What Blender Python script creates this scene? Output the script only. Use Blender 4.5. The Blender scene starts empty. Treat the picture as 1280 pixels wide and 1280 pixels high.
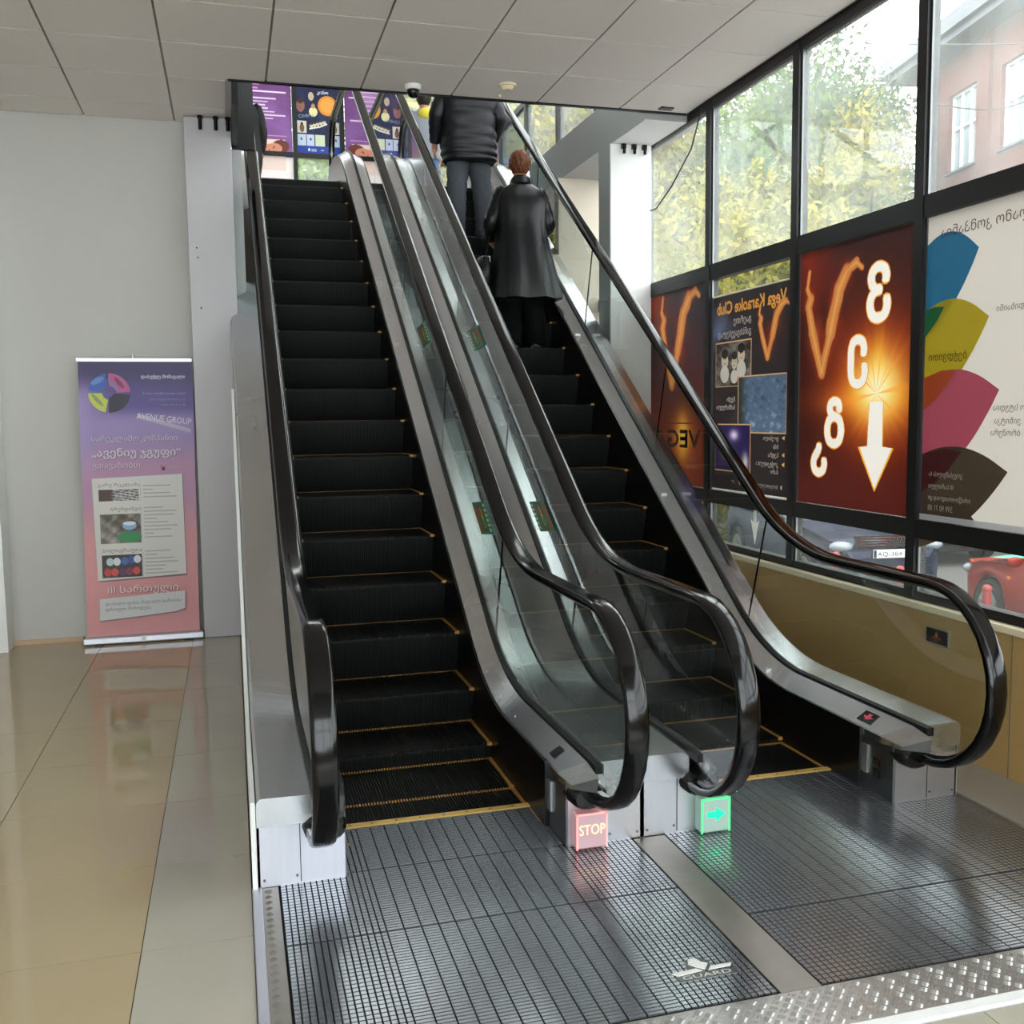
import bpy, bmesh, math, random
import numpy as np
from mathutils import Vector, Matrix
SC = bpy.context.scene
COL = SC.collection
random.seed(4)
# ------------------------------------------------------------------ camera
cam_d = bpy.data.cameras.new('camera'); cam = bpy.data.objects.new('camera', cam_d); COL.objects.link(cam)
cam_d.sensor_width = 36.0; cam_d.lens = 36.0 * 1246.15 / 1280.0; cam_d.clip_end = 500; cam_d.clip_start = .02
_r = Vector((0.96246507, -0.27114133, -0.01197354)); _d = Vector((-0.03739542, -0.08878745, -0.99534837)); _f = Vector((0.26881698, 0.95843579, -0.09559426))
cam.matrix_world = Matrix(((_r.x, -_d.x, -_f.x, 0), (_r.y, -_d.y, -_f.y, 0), (_r.z, -_d.z, -_f.z, 1.668), (0, 0, 0, 1)))
SC.camera = cam
# ------------------------------------------------------------------ sky (overcast), exposure
w = bpy.data.worlds.new('sky'); SC.world = w; w.use_nodes = True
bg = w.node_tree.nodes['Background']; bg.inputs[0].default_value = (0.93, 0.965, 1.0, 1); bg.inputs[1].default_value = 4.6
SC.view_settings.view_transform = 'Standard'; SC.view_settings.look = 'None'
SC.cycles.transparent_max_bounces = 40; SC.cycles.max_bounces = 10; SC.cycles.diffuse_bounces = 5
SC.view_settings.exposure = 0.65; SC.view_settings.gamma = 1; SC.view_settings.use_curve_mapping = False

# ------------------------------------------------------------------ helpers
def lin(c):
    if isinstance(c, str):
        c = c.lstrip('#'); c = tuple(int(c[i:i + 2], 16) / 255 for i in (0, 2, 4))
    return tuple((x / 12.92 if x <= .04045 else ((x + .055) / 1.055) ** 2.4) for x in c[:3])
M = {}
def mat(name, col='#808080', rough=.5, metal=0., noise=0., nscale=20., bump=0., bscale=200., stretch=None, emit=None, estr=0., spec=.5, coat=0.):
    m = bpy.data.materials.new(name); m.use_nodes = True; nt = m.node_tree; N = nt.nodes; L = nt.links
    b = N['Principled BSDF']; c = lin(col)
    b.inputs['Base Color'].default_value = (*c, 1); b.inputs['Roughness'].default_value = rough
    b.inputs['Metallic'].default_value = metal; b.inputs['Specular IOR Level'].default_value = spec
    b.inputs['Coat Weight'].default_value = coat
    tc = N.new('ShaderNodeTexCoord'); mp = N.new('ShaderNodeMapping'); L.new(tc.outputs['Object'], mp.inputs[0])
    if stretch: mp.inputs['Scale'].default_value = stretch
    if noise > 0:
        n = N.new('ShaderNodeTexNoise'); n.inputs['Scale'].default_value = nscale; n.inputs['Detail'].default_value = 5
        L.new(mp.outputs[0], n.inputs['Vector'])
        mx = N.new('ShaderNodeMix'); mx.data_type = 'RGBA'
        mx.inputs[6].default_value = (*[x * (1 - noise) for x in c], 1); mx.inputs[7].default_value = (*[min(1, x * (1 + noise)) for x in c], 1)
        L.new(n.outputs['Fac'], mx.inputs[0]); L.new(mx.outputs[2], b.inputs['Base Color'])
        if metal > 0:
            mr = N.new('ShaderNodeMapRange'); mr.inputs[3].default_value = max(.03, rough - .015); mr.inputs[4].default_value = rough + .015
            L.new(n.outputs['Fac'], mr.inputs[0]); L.new(mr.outputs[0], b.inputs['Roughness'])
    if bump > 0:
        n2 = N.new('ShaderNodeTexNoise'); n2.inputs['Scale'].default_value = bscale; L.new(mp.outputs[0], n2.inputs['Vector'])
        bp = N.new('ShaderNodeBump'); bp.inputs['Strength'].default_value = bump; bp.inputs['Distance'].default_value = .01
        L.new(n2.outputs['Fac'], bp.inputs['Height']); L.new(bp.outputs[0], b.inputs['Normal'])
    if emit:
        b.inputs['Emission Color'].default_value = (*lin(emit), 1); b.inputs['Emission Strength'].default_value = estr
    M[name] = m; return m
mat('wall_paint', '#c3c1be', .6, noise=.03, nscale=3, bump=.05)
mat('wall_beige', '#d9cdbd', .7, noise=.04, nscale=3)
mat('ceiling_tile_white', '#ece5e0', .85, noise=.03, nscale=40, bump=.06, bscale=300)
mat('ceiling_grid_white', '#8f8b88', .6)
mat('column_metal', '#bfbcc1', .45, 0, noise=.04, nscale=3)
mat('column_white', '#f0f0f0', .6, noise=.03, nscale=4)
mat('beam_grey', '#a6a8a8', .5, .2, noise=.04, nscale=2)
mat('parapet_olive', '#b5935e', .35, noise=.06, nscale=3, coat=.2)
mat('sill_cream', '#efe0c0', .5, noise=.04)
mat('tile_beige', '#b7a482', .06, noise=.05, nscale=2.5, spec=.5)
mat('tile_grey', '#b6b0a2', .06, noise=.05, nscale=2.5)
mat('grout', '#6f6452', .8)
mat('baseboard_tan', '#c9ab8d', .4)
mat('steel', '#cfd0d3', .27, 1, noise=.03, nscale=1.2)
mat('steel_soft', '#cfced3', .38, 1, noise=.07, nscale=4, stretch=(5, 1, 1))
mat('steel_dark', '#7d7f80', .35, 1, noise=.08, nscale=4)
mat('steel_panel', '#d6d7e2', .45, .75, noise=.06, nscale=8, stretch=(12, 1, .4))
mat('grate_metal', '#abaeb2', .22, .9, noise=.10, nscale=2.2)
mat('grate_base', '#060708', .8)
mat('checker_metal', '#c9c7c6', .34, 1, noise=.08, nscale=6)
mat('dusty_metal', '#a8a49e', .45, .8, noise=.15, nscale=8)
mat('black_frame', '#070708', .45, noise=.2, nscale=5)
mat('black_gasket', '#121416', .5)
mat('rubber', '#040405', .13, spec=.45)
mat('step_black', '#0d0e0f', .6, noise=.2, nscale=8, spec=.25)
mat('skirt_black', '#0a0b0b', .3, .0, noise=.15)
mat('yellow_teeth', '#b0803e', .45, noise=.15, nscale=60)
mat('comb_yellow', '#dcb468', .5, noise=.15, nscale=30)
mat('white_plastic', '#e8e8e6', .4)
mat('black_plastic', '#0b0b0c', .25)
mat('asphalt', '#5d5b58', .9, noise=.2, nscale=6)
mat('pavement', '#8c8580', .85, noise=.1, nscale=4)
mat('concrete_floor', '#9c9890', .3, noise=.08, nscale=2)
mat('bark', '#4a3d30', .9, noise=.3)
mat('brick_red', '#703429', .85, noise=.14, nscale=20)
mat('mortar', '#a58a80', .9)
mat('eave_grey', '#62646c', .6, noise=.1, nscale=3)
mat('window_white', '#efefef', .5)
mat('window_dark', '#9aa3a8', .1)
mat('curtain', '#cfcfc8', .9)
mat('car_blue', '#0b1534', .35, .2, spec=.3)
mat('car_red', '#8e2410', .35, .2, spec=.3)
mat('car_black', '#0a0b0d', .4, .1, spec=.3)
mat('car_glass', '#0a0c0e', .05)
mat('chrome', '#d8d8d8', .1, 1)
mat('lamp_glass', '#8b9296', .08)
mat('amber', '#e0801c', .3)
mat('tyre', '#141414', .8)
mat('alloy', '#9a9a9c', .3, 1)
mat('bollard_red', '#962a28', .5)
mat('skin', '#b98468', .55, noise=.08, nscale=12)
mat('puffer_navy', '#090a10', .45, spec=.3, noise=.15, nscale=20, bump=.15, bscale=25)
mat('trouser_grey', '#3b3f46', .85, noise=.15, nscale=25, bump=.2, bscale=18)
mat('trouser_black', '#08080a', .9, spec=.1, noise=.15, nscale=25, bump=.2, bscale=18)
mat('leather_black', '#0b0c10', .36, spec=.35, noise=.2, nscale=10, bump=.35, bscale=9)
mat('hair_auburn', '#6b3718', .5, noise=.35, nscale=60, bump=.6, bscale=60)
mat('hair_dark', '#1b1410', .5, noise=.3, nscale=60, bump=.5, bscale=60)
mat('hoodie_grey', '#8e9198', .9, noise=.1, nscale=30, bump=.2, bscale=30)
mat('denim', '#4c6a92', .9, noise=.2, nscale=40)
mat('coat_black', '#0d0d10', .7, noise=.1)
mat('shoe_black', '#121212', .4)
mat('yellow_cloth', '#dccb3c', .7)
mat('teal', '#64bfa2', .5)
mat('wire_dark', '#3a3a3a', .6)
mat('red_glow', '#f8c8c8', .3, emit='#ff3a2a', estr=.45)
mat('stop_face', '#b9a2aa', .3, emit='#ff9a9a', estr=.10)
mat('stop_text', '#ffd9a0', .3, emit='#ffc890', estr=.8)
mat('green_face', '#9fb0a8', .3, emit='#9fe8c8', estr=.08)
mat('green_glow', '#60ff9a', .3, emit='#20e080', estr=.35)
mat('green_text', '#10d890', .3, emit='#14e898', estr=.75)
mat('red_led', '#ff3020', .3, emit='#ff3020', estr=3)
mat('green_led', '#30ff70', .3, emit='#30ff70', estr=3)

def brick_far():
    m = mat('brick_wall_far', '#a35d50', .85); nt = m.node_tree; b = nt.nodes['Principled BSDF']
    t = nt.nodes.new('ShaderNodeTexBrick'); t.inputs['Color1'].default_value = (*lin('#703429'), 1); t.inputs['Color2'].default_value = (*lin('#7e4034'), 1)
    t.inputs['Mortar'].default_value = (*lin('#705a52'), 1); t.inputs['Scale'].default_value = 1; t.inputs['Mortar Size'].default_value = .008
    t.inputs['Brick Width'].default_value = .25; t.inputs['Row Height'].default_value = .078
    tc = nt.nodes.new('ShaderNodeTexCoord'); nt.links.new(tc.outputs['UV'], t.inputs[0]); nt.links.new(t.outputs[0], b.inputs['Base Color'])
brick_far()
def leafmat(name, c1, c2):
    m = bpy.data.materials.new(name); m.use_nodes = True; nt = m.node_tree; N = nt.nodes; L = nt.links
    b = N['Principled BSDF']; b.inputs['Roughness'].default_value = .7
    tc = N.new('ShaderNodeTexCoord'); n = N.new('ShaderNodeTexNoise'); n.inputs['Scale'].default_value = 1.2; n.inputs['Detail'].default_value = 4
    L.new(tc.outputs['Object'], n.inputs['Vector']); r = N.new('ShaderNodeValToRGB'); L.new(n.outputs['Fac'], r.inputs[0])
    r.color_ramp.elements[0].position = .35; r.color_ramp.elements[0].color = (*lin(c1), 1); r.color_ramp.elements[1].position = .65; r.color_ramp.elements[1].color = (*lin(c2), 1)
    L.new(r.outputs[0], b.inputs['Base Color'])
    t = N.new('ShaderNodeBsdfTranslucent'); L.new(r.outputs[0], t.inputs[0]); mx = N.new('ShaderNodeMixShader'); mx.inputs[0].default_value = .35
    L.new(b.outputs[0], mx.inputs[1]); L.new(t.outputs[0], mx.inputs[2]); L.new(mx.outputs[0], N['Material Output'].inputs[0]); M[name] = m
leafmat('leaf_green', '#4a6c2a', '#7c9038'); leafmat('leaf_yellow', '#7a8234', '#b0a03c'); leafmat('leaf_dark', '#3c5034', '#5d6c40')

def glassmat(name, tint, refl=.08, haze=0., hazecol='#dfe6e2', rough=.0, patch=False):
    m = bpy.data.materials.new(name); m.use_nodes = True; nt = m.node_tree; N = nt.nodes; L = nt.links
    N.remove(N['Principled BSDF'])
    tr = N.new('ShaderNodeBsdfTransparent'); tr.inputs[0].default_value = (*lin(tint), 1)
    gl = N.new('ShaderNodeBsdfGlossy'); gl.inputs['Roughness'].default_value = rough
    fr = N.new('ShaderNodeFresnel'); fr.inputs[0].default_value = 1.5
    mu = N.new('ShaderNodeMath'); mu.operation = 'MULTIPLY'; mu.inputs[1].default_value = refl / .04; mu.use_clamp = True
    L.new(fr.outputs[0], mu.inputs[0])
    ge = N.new('ShaderNodeNewGeometry'); inv = N.new('ShaderNodeMath'); inv.operation = 'SUBTRACT'; inv.inputs[0].default_value = 1; L.new(ge.outputs['Backfacing'], inv.inputs[1])
    m0 = N.new('ShaderNodeMath'); m0.operation = 'MULTIPLY'; L.new(mu.outputs[0], m0.inputs[0]); L.new(inv.outputs[0], m0.inputs[1]); mu = m0
    mx = N.new('ShaderNodeMixShader'); L.new(mu.outputs[0], mx.inputs[0]); L.new(tr.outputs[0], mx.inputs[1]); L.new(gl.outputs[0], mx.inputs[2])
    out = mx
    if haze > 0:
        t = N.new('ShaderNodeBsdfTranslucent'); t.inputs[0].default_value = (*lin(hazecol), 1)
        m2 = N.new('ShaderNodeMixShader'); m2.inputs[0].default_value = haze
        if patch:
            tc = N.new('ShaderNodeTexCoord'); n = N.new('ShaderNodeTexNoise'); n.inputs['Scale'].default_value = 2.5; n.inputs['Detail'].default_value = 6
            L.new(tc.outputs['Object'], n.inputs['Vector']); r = N.new('ShaderNodeMapRange'); r.inputs[1].default_value = .3; r.inputs[2].default_value = .75
            r.inputs[3].default_value = haze * .6; r.inputs[4].default_value = haze * 1.6; L.new(n.outputs['Fac'], r.inputs[0]); L.new(r.outputs[0], m2.inputs[0])
        L.new(mx.outputs[0], m2.inputs[1]); L.new(t.outputs[0], m2.inputs[2]); out = m2
    L.new(out.outputs[0], N['Material Output'].inputs[0]); M[name] = m
glassmat('window_glass_dirty', '#f6f8f6', .04, .10, patch=True)
glassmat('window_glass_low', '#eef0ee', .04, .02, patch=True)
glassmat('balustrade_glass', '#f5f9f7', .085)
glassmat('car_window_clear', '#404850', .05)

def printmat(name, transl):
    m = bpy.data.materials.new(name); m.use_nodes = True; nt = m.node_tree; N = nt.nodes; L = nt.links
    b = N['Principled BSDF']; b.inputs['Roughness'].default_value = .45; a = N.new('ShaderNodeAttribute'); a.attribute_name = 'Col'
    L.new(a.outputs['Color'], b.inputs['Base Color'])
    if transl:
        t = N.new('ShaderNodeBsdfTranslucent'); L.new(a.outputs['Color'], t.inputs[0]); mx = N.new('ShaderNodeMixShader'); mx.inputs[0].default_value = transl
        L.new(b.outputs[0], mx.inputs[1]); L.new(t.outputs[0], mx.inputs[2]); L.new(mx.outputs[0], N['Material Output'].inputs[0])
    M[name] = m
printmat('print_flat', 0); printmat('print_vinyl', .3)

WORLD = {}
def wloc(o):
    v = Vector((0, 0, 0))
    while o is not None: v += o.location; o = o.parent
    return v
def empty(name, loc=(0, 0, 0), label=None, cat=None, group=None, kind=None):
    o = bpy.data.objects.new(name, None); COL.objects.link(o); o.location = loc; o.empty_display_size = .1
    return tag(o, label, cat, group, kind)
def tag(o, label=None, cat=None, group=None, kind=None):
    if label: o['label'] = label
    if cat: o['category'] = cat
    if group: o['group'] = group
    if kind: o['kind'] = kind
    return o
class MB:
    def __init__(s): s.v = []; s.f = []; s.sm = []
    def add(s, vs, fs, smooth=False):
        n = len(s.v); s.v += [tuple(map(float, v)) for v in vs]; s.f += [tuple(i + n for i in f) for f in fs]; s.sm += [smooth] * len(fs)
        return s
    def box(s, x0, x1, y0, y1, z0, z1, bev=0):
        if bev > 0:
            b = bev; vs = []; 
            for (z, i) in ((z0, 0), (z0 + b, 1), (z1 - b, 1), (z1, 0)):
                d = 0 if i else b
                for (x, y) in ((x0 + d, y0 + (b if i else b)), ):
                    pass
                xa, xb, ya, yb = x0 + d, x1 - d, y0 + d, y1 - d
                e = b * .6
                vs += [(xa + e, ya, z), (xb - e, ya, z), (xb, ya + e, z), (xb, yb - e, z), (xb - e, yb, z), (xa + e, yb, z), (xa, yb - e, z), (xa, ya + e, z)]
            fs = [tuple(range(7, -1, -1)), tuple(range(24, 32))]
            for k in range(3):
                for j in range(8): fs.append((k * 8 + j, k * 8 + (j + 1) % 8, (k + 1) * 8 + (j + 1) % 8, (k + 1) * 8 + j))
            return s.add(vs, fs)
        v = [(x0, y0, z0), (x1, y0, z0), (x1, y1, z0), (x0, y1, z0), (x0, y0, z1), (x1, y0, z1), (x1, y1, z1), (x0, y1, z1)]
        return s.add(v, [(3, 2, 1, 0), (4, 5, 6, 7), (0, 1, 5, 4), (1, 2, 6, 5), (2, 3, 7, 6), (3, 0, 4, 7)])
    def prism(s, poly, axis, a, b):
        """poly of 2-D points extruded along axis from a to b"""
        n = len(poly)
        def P(p, t): return (t, p[0], p[1]) if axis == 0 else ((p[0], t, p[1]) if axis == 1 else (p[0], p[1], t))
        vs = [P(p, a) for p in poly] + [P(p, b) for p in poly]
        fs = [tuple(range(n - 1, -1, -1)), tuple(range(n, 2 * n))] + [(i, (i + 1) % n, n + (i + 1) % n, n + i) for i in range(n)]
        return s.add(vs, fs)
    def rings(s, R, caps=True, smooth=True, closed=True):
        n = len(R[0]); vs = [p for r in R for p in r]; fs = []
        for k in range(len(R) - 1):
            for j in range(n if closed else n - 1):
                fs.append((k * n + j, k * n + (j + 1) % n, (k + 1) * n + (j + 1) % n, (k + 1) * n + j))
        s.add(vs, fs, smooth)
        if caps: s.add(R[0], [tuple(range(n - 1, -1, -1))]); s.add(R[-1], [tuple(range(n))])
        return s
    def tube(s, pts, r, n=8, r2=None):
        pts = [Vector(p) for p in pts]; R = []
        for i, p in enumerate(pts):
            d = (pts[min(i + 1, len(pts) - 1)] - pts[max(i - 1, 0)]).normalized()
            up = Vector((0, 0, 1)) if abs(d.z) < .9 else Vector((1, 0, 0))
            a = d.cross(up).normalized(); b = d.cross(a)
            rr = r[i] if isinstance(r, (list, tuple)) else r
            R.append([tuple(p + a * rr * math.cos(t * 2 * math.pi / n) + b * rr * math.sin(t * 2 * math.pi / n)) for t in range(n)])
        return s.rings(R)
    def sphere(s, c, rx, ry=None, rz=None, n=12, m=8, fn=None):
        ry = ry or rx; rz = rz or rx; R = []
        for i in range(1, m):
            a = math.pi * i / m; ring = []
            for j in range(n):
                b = 2 * math.pi * j / n; d = (math.sin(a) * math.cos(b), math.sin(a) * math.sin(b), -math.cos(a)); k = fn(*d) if fn else 1
                ring.append((c[0] + rx * d[0] * k, c[1] + ry * d[1] * k, c[2] + rz * d[2] * k))
            R.append(ring)
        nn = n; vs = [p for r in R for p in r] + [(c[0], c[1], c[2] - rz), (c[0], c[1], c[2] + rz)]; fs = []
        for k in range(m - 2):
            for j in range(nn): fs.append((k * nn + j, k * nn + (j + 1) % nn, (k + 1) * nn + (j + 1) % nn, (k + 1) * nn + j))
        b0 = (m - 1) * nn
        for j in range(nn): fs.append((b0, (j + 1) % nn, j)); fs.append((b0 + 1, (m - 2) * nn + j, (m - 2) * nn + (j + 1) % nn))
        return s.add(vs, fs, True)
    def cyl(s, c, r, h, axis=2, n=20, r2=None):
        r2 = r if r2 is None else r2; R = []
        for (t, rr) in ((0, r), (h, r2)):
            ring = []
            for j in range(n):
                a = 2 * math.pi * j / n; u, v = rr * math.cos(a), rr * math.sin(a)
                ring.append((c[0] + u, c[1] + v, c[2] + t) if axis == 2 else ((c[0] + u, c[1] + t, c[2] + v) if axis == 1 else (c[0] + t, c[1] + u, c[2] + v)))
            R.append(ring)
        n0 = len(s.f); s.rings(R, True, True); return s
    def build(s, name, m, parent=None, label=None, cat=None, group=None, kind=None, fix=True):
        me = bpy.data.meshes.new(name); off = wloc(parent) if parent else Vector((0, 0, 0))
        vs = np.array(s.v, float) - np.array(off)
        me.from_pydata(vs.tolist(), [], s.f); me.materials.append(M[m] if isinstance(m, str) else m)
        me.polygons.foreach_set('use_smooth', s.sm)
        if fix:
            bm = bmesh.new(); bm.from_mesh(me); bmesh.ops.recalc_face_normals(bm, faces=bm.faces); bm.to_mesh(me); bm.free()
        me.update()
        o = bpy.data.objects.new(name, me); COL.objects.link(o); o.parent = parent
        return tag(o, label, cat, group, kind)
def link_mesh(name, me, parent=None, loc=(0, 0, 0), **k):
    o = bpy.data.objects.new(name, me); COL.objects.link(o); o.parent = parent; o.location = loc
    return tag(o, **k)
def copy_tree(o, parent=None):
    c = o.copy(); COL.objects.link(c); c.parent = parent
    for ch in [x for x in ALL_CH.get(o.name, [])]: copy_tree(ch, c)
    return c
def children_index():
    d = {}
    for x in SC.objects:
        if x.parent: d.setdefault(x.parent.name, []).append(x)
    return d
_tc = {}
def text_mesh(s, res=3):
    k = (s, res)
    if k not in _tc:
        c = bpy.data.curves.new('t', 'FONT'); c.body = s; c.resolution_u = res; o = bpy.data.objects.new('t', c); COL.objects.link(o)
        bpy.context.view_layer.update(); dg = bpy.context.evaluated_depsgraph_get(); m = o.evaluated_get(dg).to_mesh()
        vs = np.array([v.co[:2] for v in m.vertices]) if len(m.vertices) else np.zeros((0, 2)); fs = [tuple(p.vertices) for p in m.polygons]
        o.evaluated_get(dg).to_mesh_clear(); bpy.data.objects.remove(o); bpy.data.curves.remove(c); _tc[k] = (vs, fs)
    return _tc[k]
class Art:
    """flat print: u to the right, v up, coloured faces; layers lie a fraction of a millimetre over each other"""
    def __init__(s, o, U, V, N): s.o = Vector(o); s.U = Vector(U); s.V = Vector(V); s.N = Vector(N); s.v = []; s.f = []; s.c = []; s.k = 0; s.uv = []; s.ops = []
    def P(s, u, v, l):
        s.uv.append((float(u), float(v))); return tuple(s.o + s.U * float(u) + s.V * float(v) + s.N * (l * .0004))
    def poly(s, pts, col, l=None):
        if l is None: s.k += 1; l = s.k
        n = len(s.v); s.ops.append(len(s.f)); s.v += [s.P(u, v, l) for u, v in pts]; s.f.append(tuple(range(n, n + len(pts)))); s.c.append([lin(col)] * len(pts)); return s
    def rect(s, u0, v0, u1, v1, col, l=None): return s.poly([(u0, v0), (u1, v0), (u1, v1), (u0, v1)], col, l)
    eu = 1
    def ell(s, u, v, a, b, col, l=None, n=20, rot=0):
        a *= s.eu
        cr, sr = math.cos(rot), math.sin(rot)
        return s.poly([(u + a * math.cos(t) * cr - b * math.sin(t) * sr, v + a * math.cos(t) * sr + b * math.sin(t) * cr) for t in [2 * math.pi * i / n for i in range(n)]], col, l)
    def line(s, pts, wd, col):
        s.k += 1; l = s.k
        for (a, b) in zip(pts[:-1], pts[1:]):
            d = Vector((b[0] - a[0], b[1] - a[1])); q = Vector((-d.y, d.x)).normalized() * wd / 2
            s.poly([(a[0] - q.x, a[1] - q.y), (b[0] - q.x, b[1] - q.y), (b[0] + q.x, b[1] + q.y), (a[0] + q.x, a[1] + q.y)], col, l)
        for p in pts[1:-1]: s.ell(p[0], p[1], wd / 2, wd / 2, col, l, 8)
        return s
    def text(s, t, u, v, h, col, al='L', wd=None, rot=0, bold=0):
        vs, fs = text_mesh(t)
        if not len(vs): return s
        sc = h / .72; x0, x1 = vs[:, 0].min(), vs[:, 0].max(); sx = sc if wd is None else wd / (x1 - x0)
        base = {'L': 0, 'C': -.5, 'R': -1}[al] * (x1 - x0) * sx; s.k += 1; l = s.k; cr, sr = math.cos(rot), math.sin(rot); c = lin(col)
        for q_, (du, dv) in enumerate([(0, 0)] if not bold else ([(-bold, 0), (bold, 0), (0, bold), (0, -bold)] + ([(.7 * bold, .7 * bold), (-.7 * bold, .7 * bold), (.7 * bold, -.7 * bold), (-.7 * bold, -.7 * bold)] if bold > .009 else []))):
            n = len(s.v); l = s.k + q_ * .12
            for p in vs:
                a = (p[0] - x0) * sx + base + du; b = p[1] * sc + dv; s.v.append(s.P(u + a * cr - b * sr, v + a * sr + b * cr, l))
            for f in fs: s.f.append(tuple(i + n for i in f)); s.c.append([c] * len(f))
        return s
    def grid(s, u0, v0, u1, v1, nu, nv, fn, l=None):
        """fn(U,V) arrays 0..1 -> srgb arrays (...,3)"""
        if l is None: s.k += 1; l = s.k
        g0 = len(s.f); s.ops.append((g0, g0 + nu * nv, u0, v0, u1, v1, fn))
        A, B = np.meshgrid(np.linspace(0, 1, nu + 1), np.linspace(0, 1, nv + 1)); C = np.clip(fn(A, B), 0, 1)
        C = np.where(C <= .04045, C / 12.92, ((C + .055) / 1.055) ** 2.4); n = len(s.v)
        for j in range(nv + 1):
            for i in range(nu + 1): s.v.append(s.P(u0 + (u1 - u0) * A[j, i], v0 + (v1 - v0) * B[j, i], l))
        for j in range(nv):
            for i in range(nu):
                q = [(j, i), (j, i + 1), (j + 1, i + 1), (j + 1, i)]
                s.f.append(tuple(n + a * (nu + 1) + b for a, b in q)); s.c.append([tuple(C[a, b]) for a, b in q])
        return s
    def build_flat(s, name, W, H, step, m='print_vinyl', parent=None, **k):
        """one printed sheet: everything is merged into a single coloured layer"""
        nu, nv = int(round(W / step)), int(round(H / step)); cu = (np.arange(nu) + .5) * W / nu; cv = (np.arange(nv) + .5) * H / nv; C = np.zeros((nv, nu, 3))
        grids = {o[0]: o for o in s.ops if isinstance(o, tuple)}; i = 0; uv = np.array(s.uv)
        while i < len(s.f):
            if i in grids:
                _, e, u0, v0, u1, v1, fn = grids[i]; a = (cu >= u0) & (cu <= u1); b = (cv >= v0) & (cv <= v1); A, B = np.meshgrid((cu[a] - u0) / (u1 - u0), (cv[b] - v0) / (v1 - v0))
                if A.size: c = np.clip(fn(A, B), 0, 1); C[np.ix_(b, a)] = np.where(c <= .04045, c / 12.92, ((c + .055) / 1.055) ** 2.4)
                i = e; continue
            p = uv[list(s.f[i])]; x0, y0 = p.min(0); x1, y1 = p.max(0); a0, a1 = np.searchsorted(cu, x0), np.searchsorted(cu, x1); b0, b1 = np.searchsorted(cv, y0), np.searchsorted(cv, y1)
            if a1 > a0 and b1 > b0:
                X, Y = np.meshgrid(cu[a0:a1], cv[b0:b1]); ins = np.zeros(X.shape, bool); q = np.roll(p, -1, 0)
                for (ax, ay), (bx, by) in zip(p, q):
                    if ay != by: ins ^= ((ay > Y) != (by > Y)) & (X < (bx - ax) * (Y - ay) / (by - ay) + ax)
                C[b0:b1, a0:a1][ins] = s.c[i][0]
            i += 1
        U, V = np.meshgrid(np.linspace(0, W, nu + 1), np.linspace(0, H, nv + 1)); off = np.array(wloc(parent)) if parent else np.zeros(3)
        P = np.array(s.o)[None] + U.reshape(-1, 1) * np.array(s.U)[None] + V.reshape(-1, 1) * np.array(s.V)[None] - off
        j, ii = np.meshgrid(np.arange(nv), np.arange(nu), indexing='ij'); b = j * (nu + 1) + ii; F = np.stack([b, b + 1, b + nu + 2, b + nu + 1], -1).reshape(-1, 4)
        me = bpy.data.meshes.new(name); me.from_pydata(P.tolist(), [], F.tolist()); ca = me.color_attributes.new('Col', 'FLOAT_COLOR', 'CORNER')
        c4 = np.concatenate([np.repeat(C.reshape(-1, 3), 4, 0), np.ones((nu * nv * 4, 1))], 1).astype(np.float32); ca.data.foreach_set('color', c4.ravel())
        me.materials.append(M[m]); me.update(); o = bpy.data.objects.new(name, me); COL.objects.link(o); o.parent = parent
        return tag(o, **k)
    def build(s, name, m='print_flat', parent=None, **k):
        me = bpy.data.meshes.new(name); off = wloc(parent) if parent else Vector((0, 0, 0))
        me.from_pydata((np.array(s.v) - np.array(off)).tolist(), [], s.f)
        ca = me.color_attributes.new('Col', 'FLOAT_COLOR', 'CORNER')
        flat = np.array([(*c, 1.) for fc in s.c for c in fc], np.float32).ravel(); ca.data.foreach_set('color', flat)
        me.materials.append(M[m]); me.update(); o = bpy.data.objects.new(name, me); COL.objects.link(o); o.parent = parent
        return tag(o, **k)
def vnoise(A, B, fx, fy, seed=0):
    r = np.random.RandomState(seed); out = 0 * A
    for k in range(5):
        a, b, c = r.uniform(.5, 1.6, 3); out = out + np.sin(A * fx * a * (k * .7 + 1) + B * fy * b * r.uniform(-1, 1) * (k + 1) + c * 6) * np.cos(B * fy * c * (k * .6 + 1) + A * fx * r.uniform(-1, 1) + a * 5) / (k + 1)
    return out / 1.6
# ================================================================== SETTING
CEIL = 3.897; WX = 3.40
floor = MB().box(-4.2, 3.5, -3.2, 14.2, -.06, -.012).build('floor', 'grout', kind='structure')
tile_me = {}
def tile(x0, x1, y0, y1, m, parent=floor, z=0.0, th=.02, name='tile', g=.0016):
    k = (round(x1 - x0, 3), round(y1 - y0, 3), m)
    if k not in tile_me:
        b = MB(); a, c = (x1 - x0) / 2 - g, (y1 - y0) / 2 - g; b.box(-a, a, -c, c, -th, 0); tile_me[k] = b.build(name, m); first = tile_me[k]; first.parent = parent
        first.location = ((x0 + x1) / 2, (y0 + y1) / 2, z); return
    link_mesh(name, tile_me[k].data, parent, ((x0 + x1) / 2, (y0 + y1) / 2, z))
ys = [2.57 + .637 * k - .637 * 2 for k in range(0, 11)]; ys[-1] = 8.1
xs = [-.332 - .65 * k for k in range(0, 5)]
for j in range(len(ys) - 1):
    for i in range(len(xs) - 1): tile(xs[i + 1], xs[i], ys[j], ys[j + 1], 'tile_beige')
    tile(-.332, .012, ys[j], ys[j + 1], 'tile_grey')
for x0 in (.012, .66, 1.31, 1.96, 2.61):
    for y0, y1 in ((.9, 1.54), (1.54, 2.185)): tile(x0, min(x0 + .65, 3.35), y0, y1, 'tile_grey')
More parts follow.
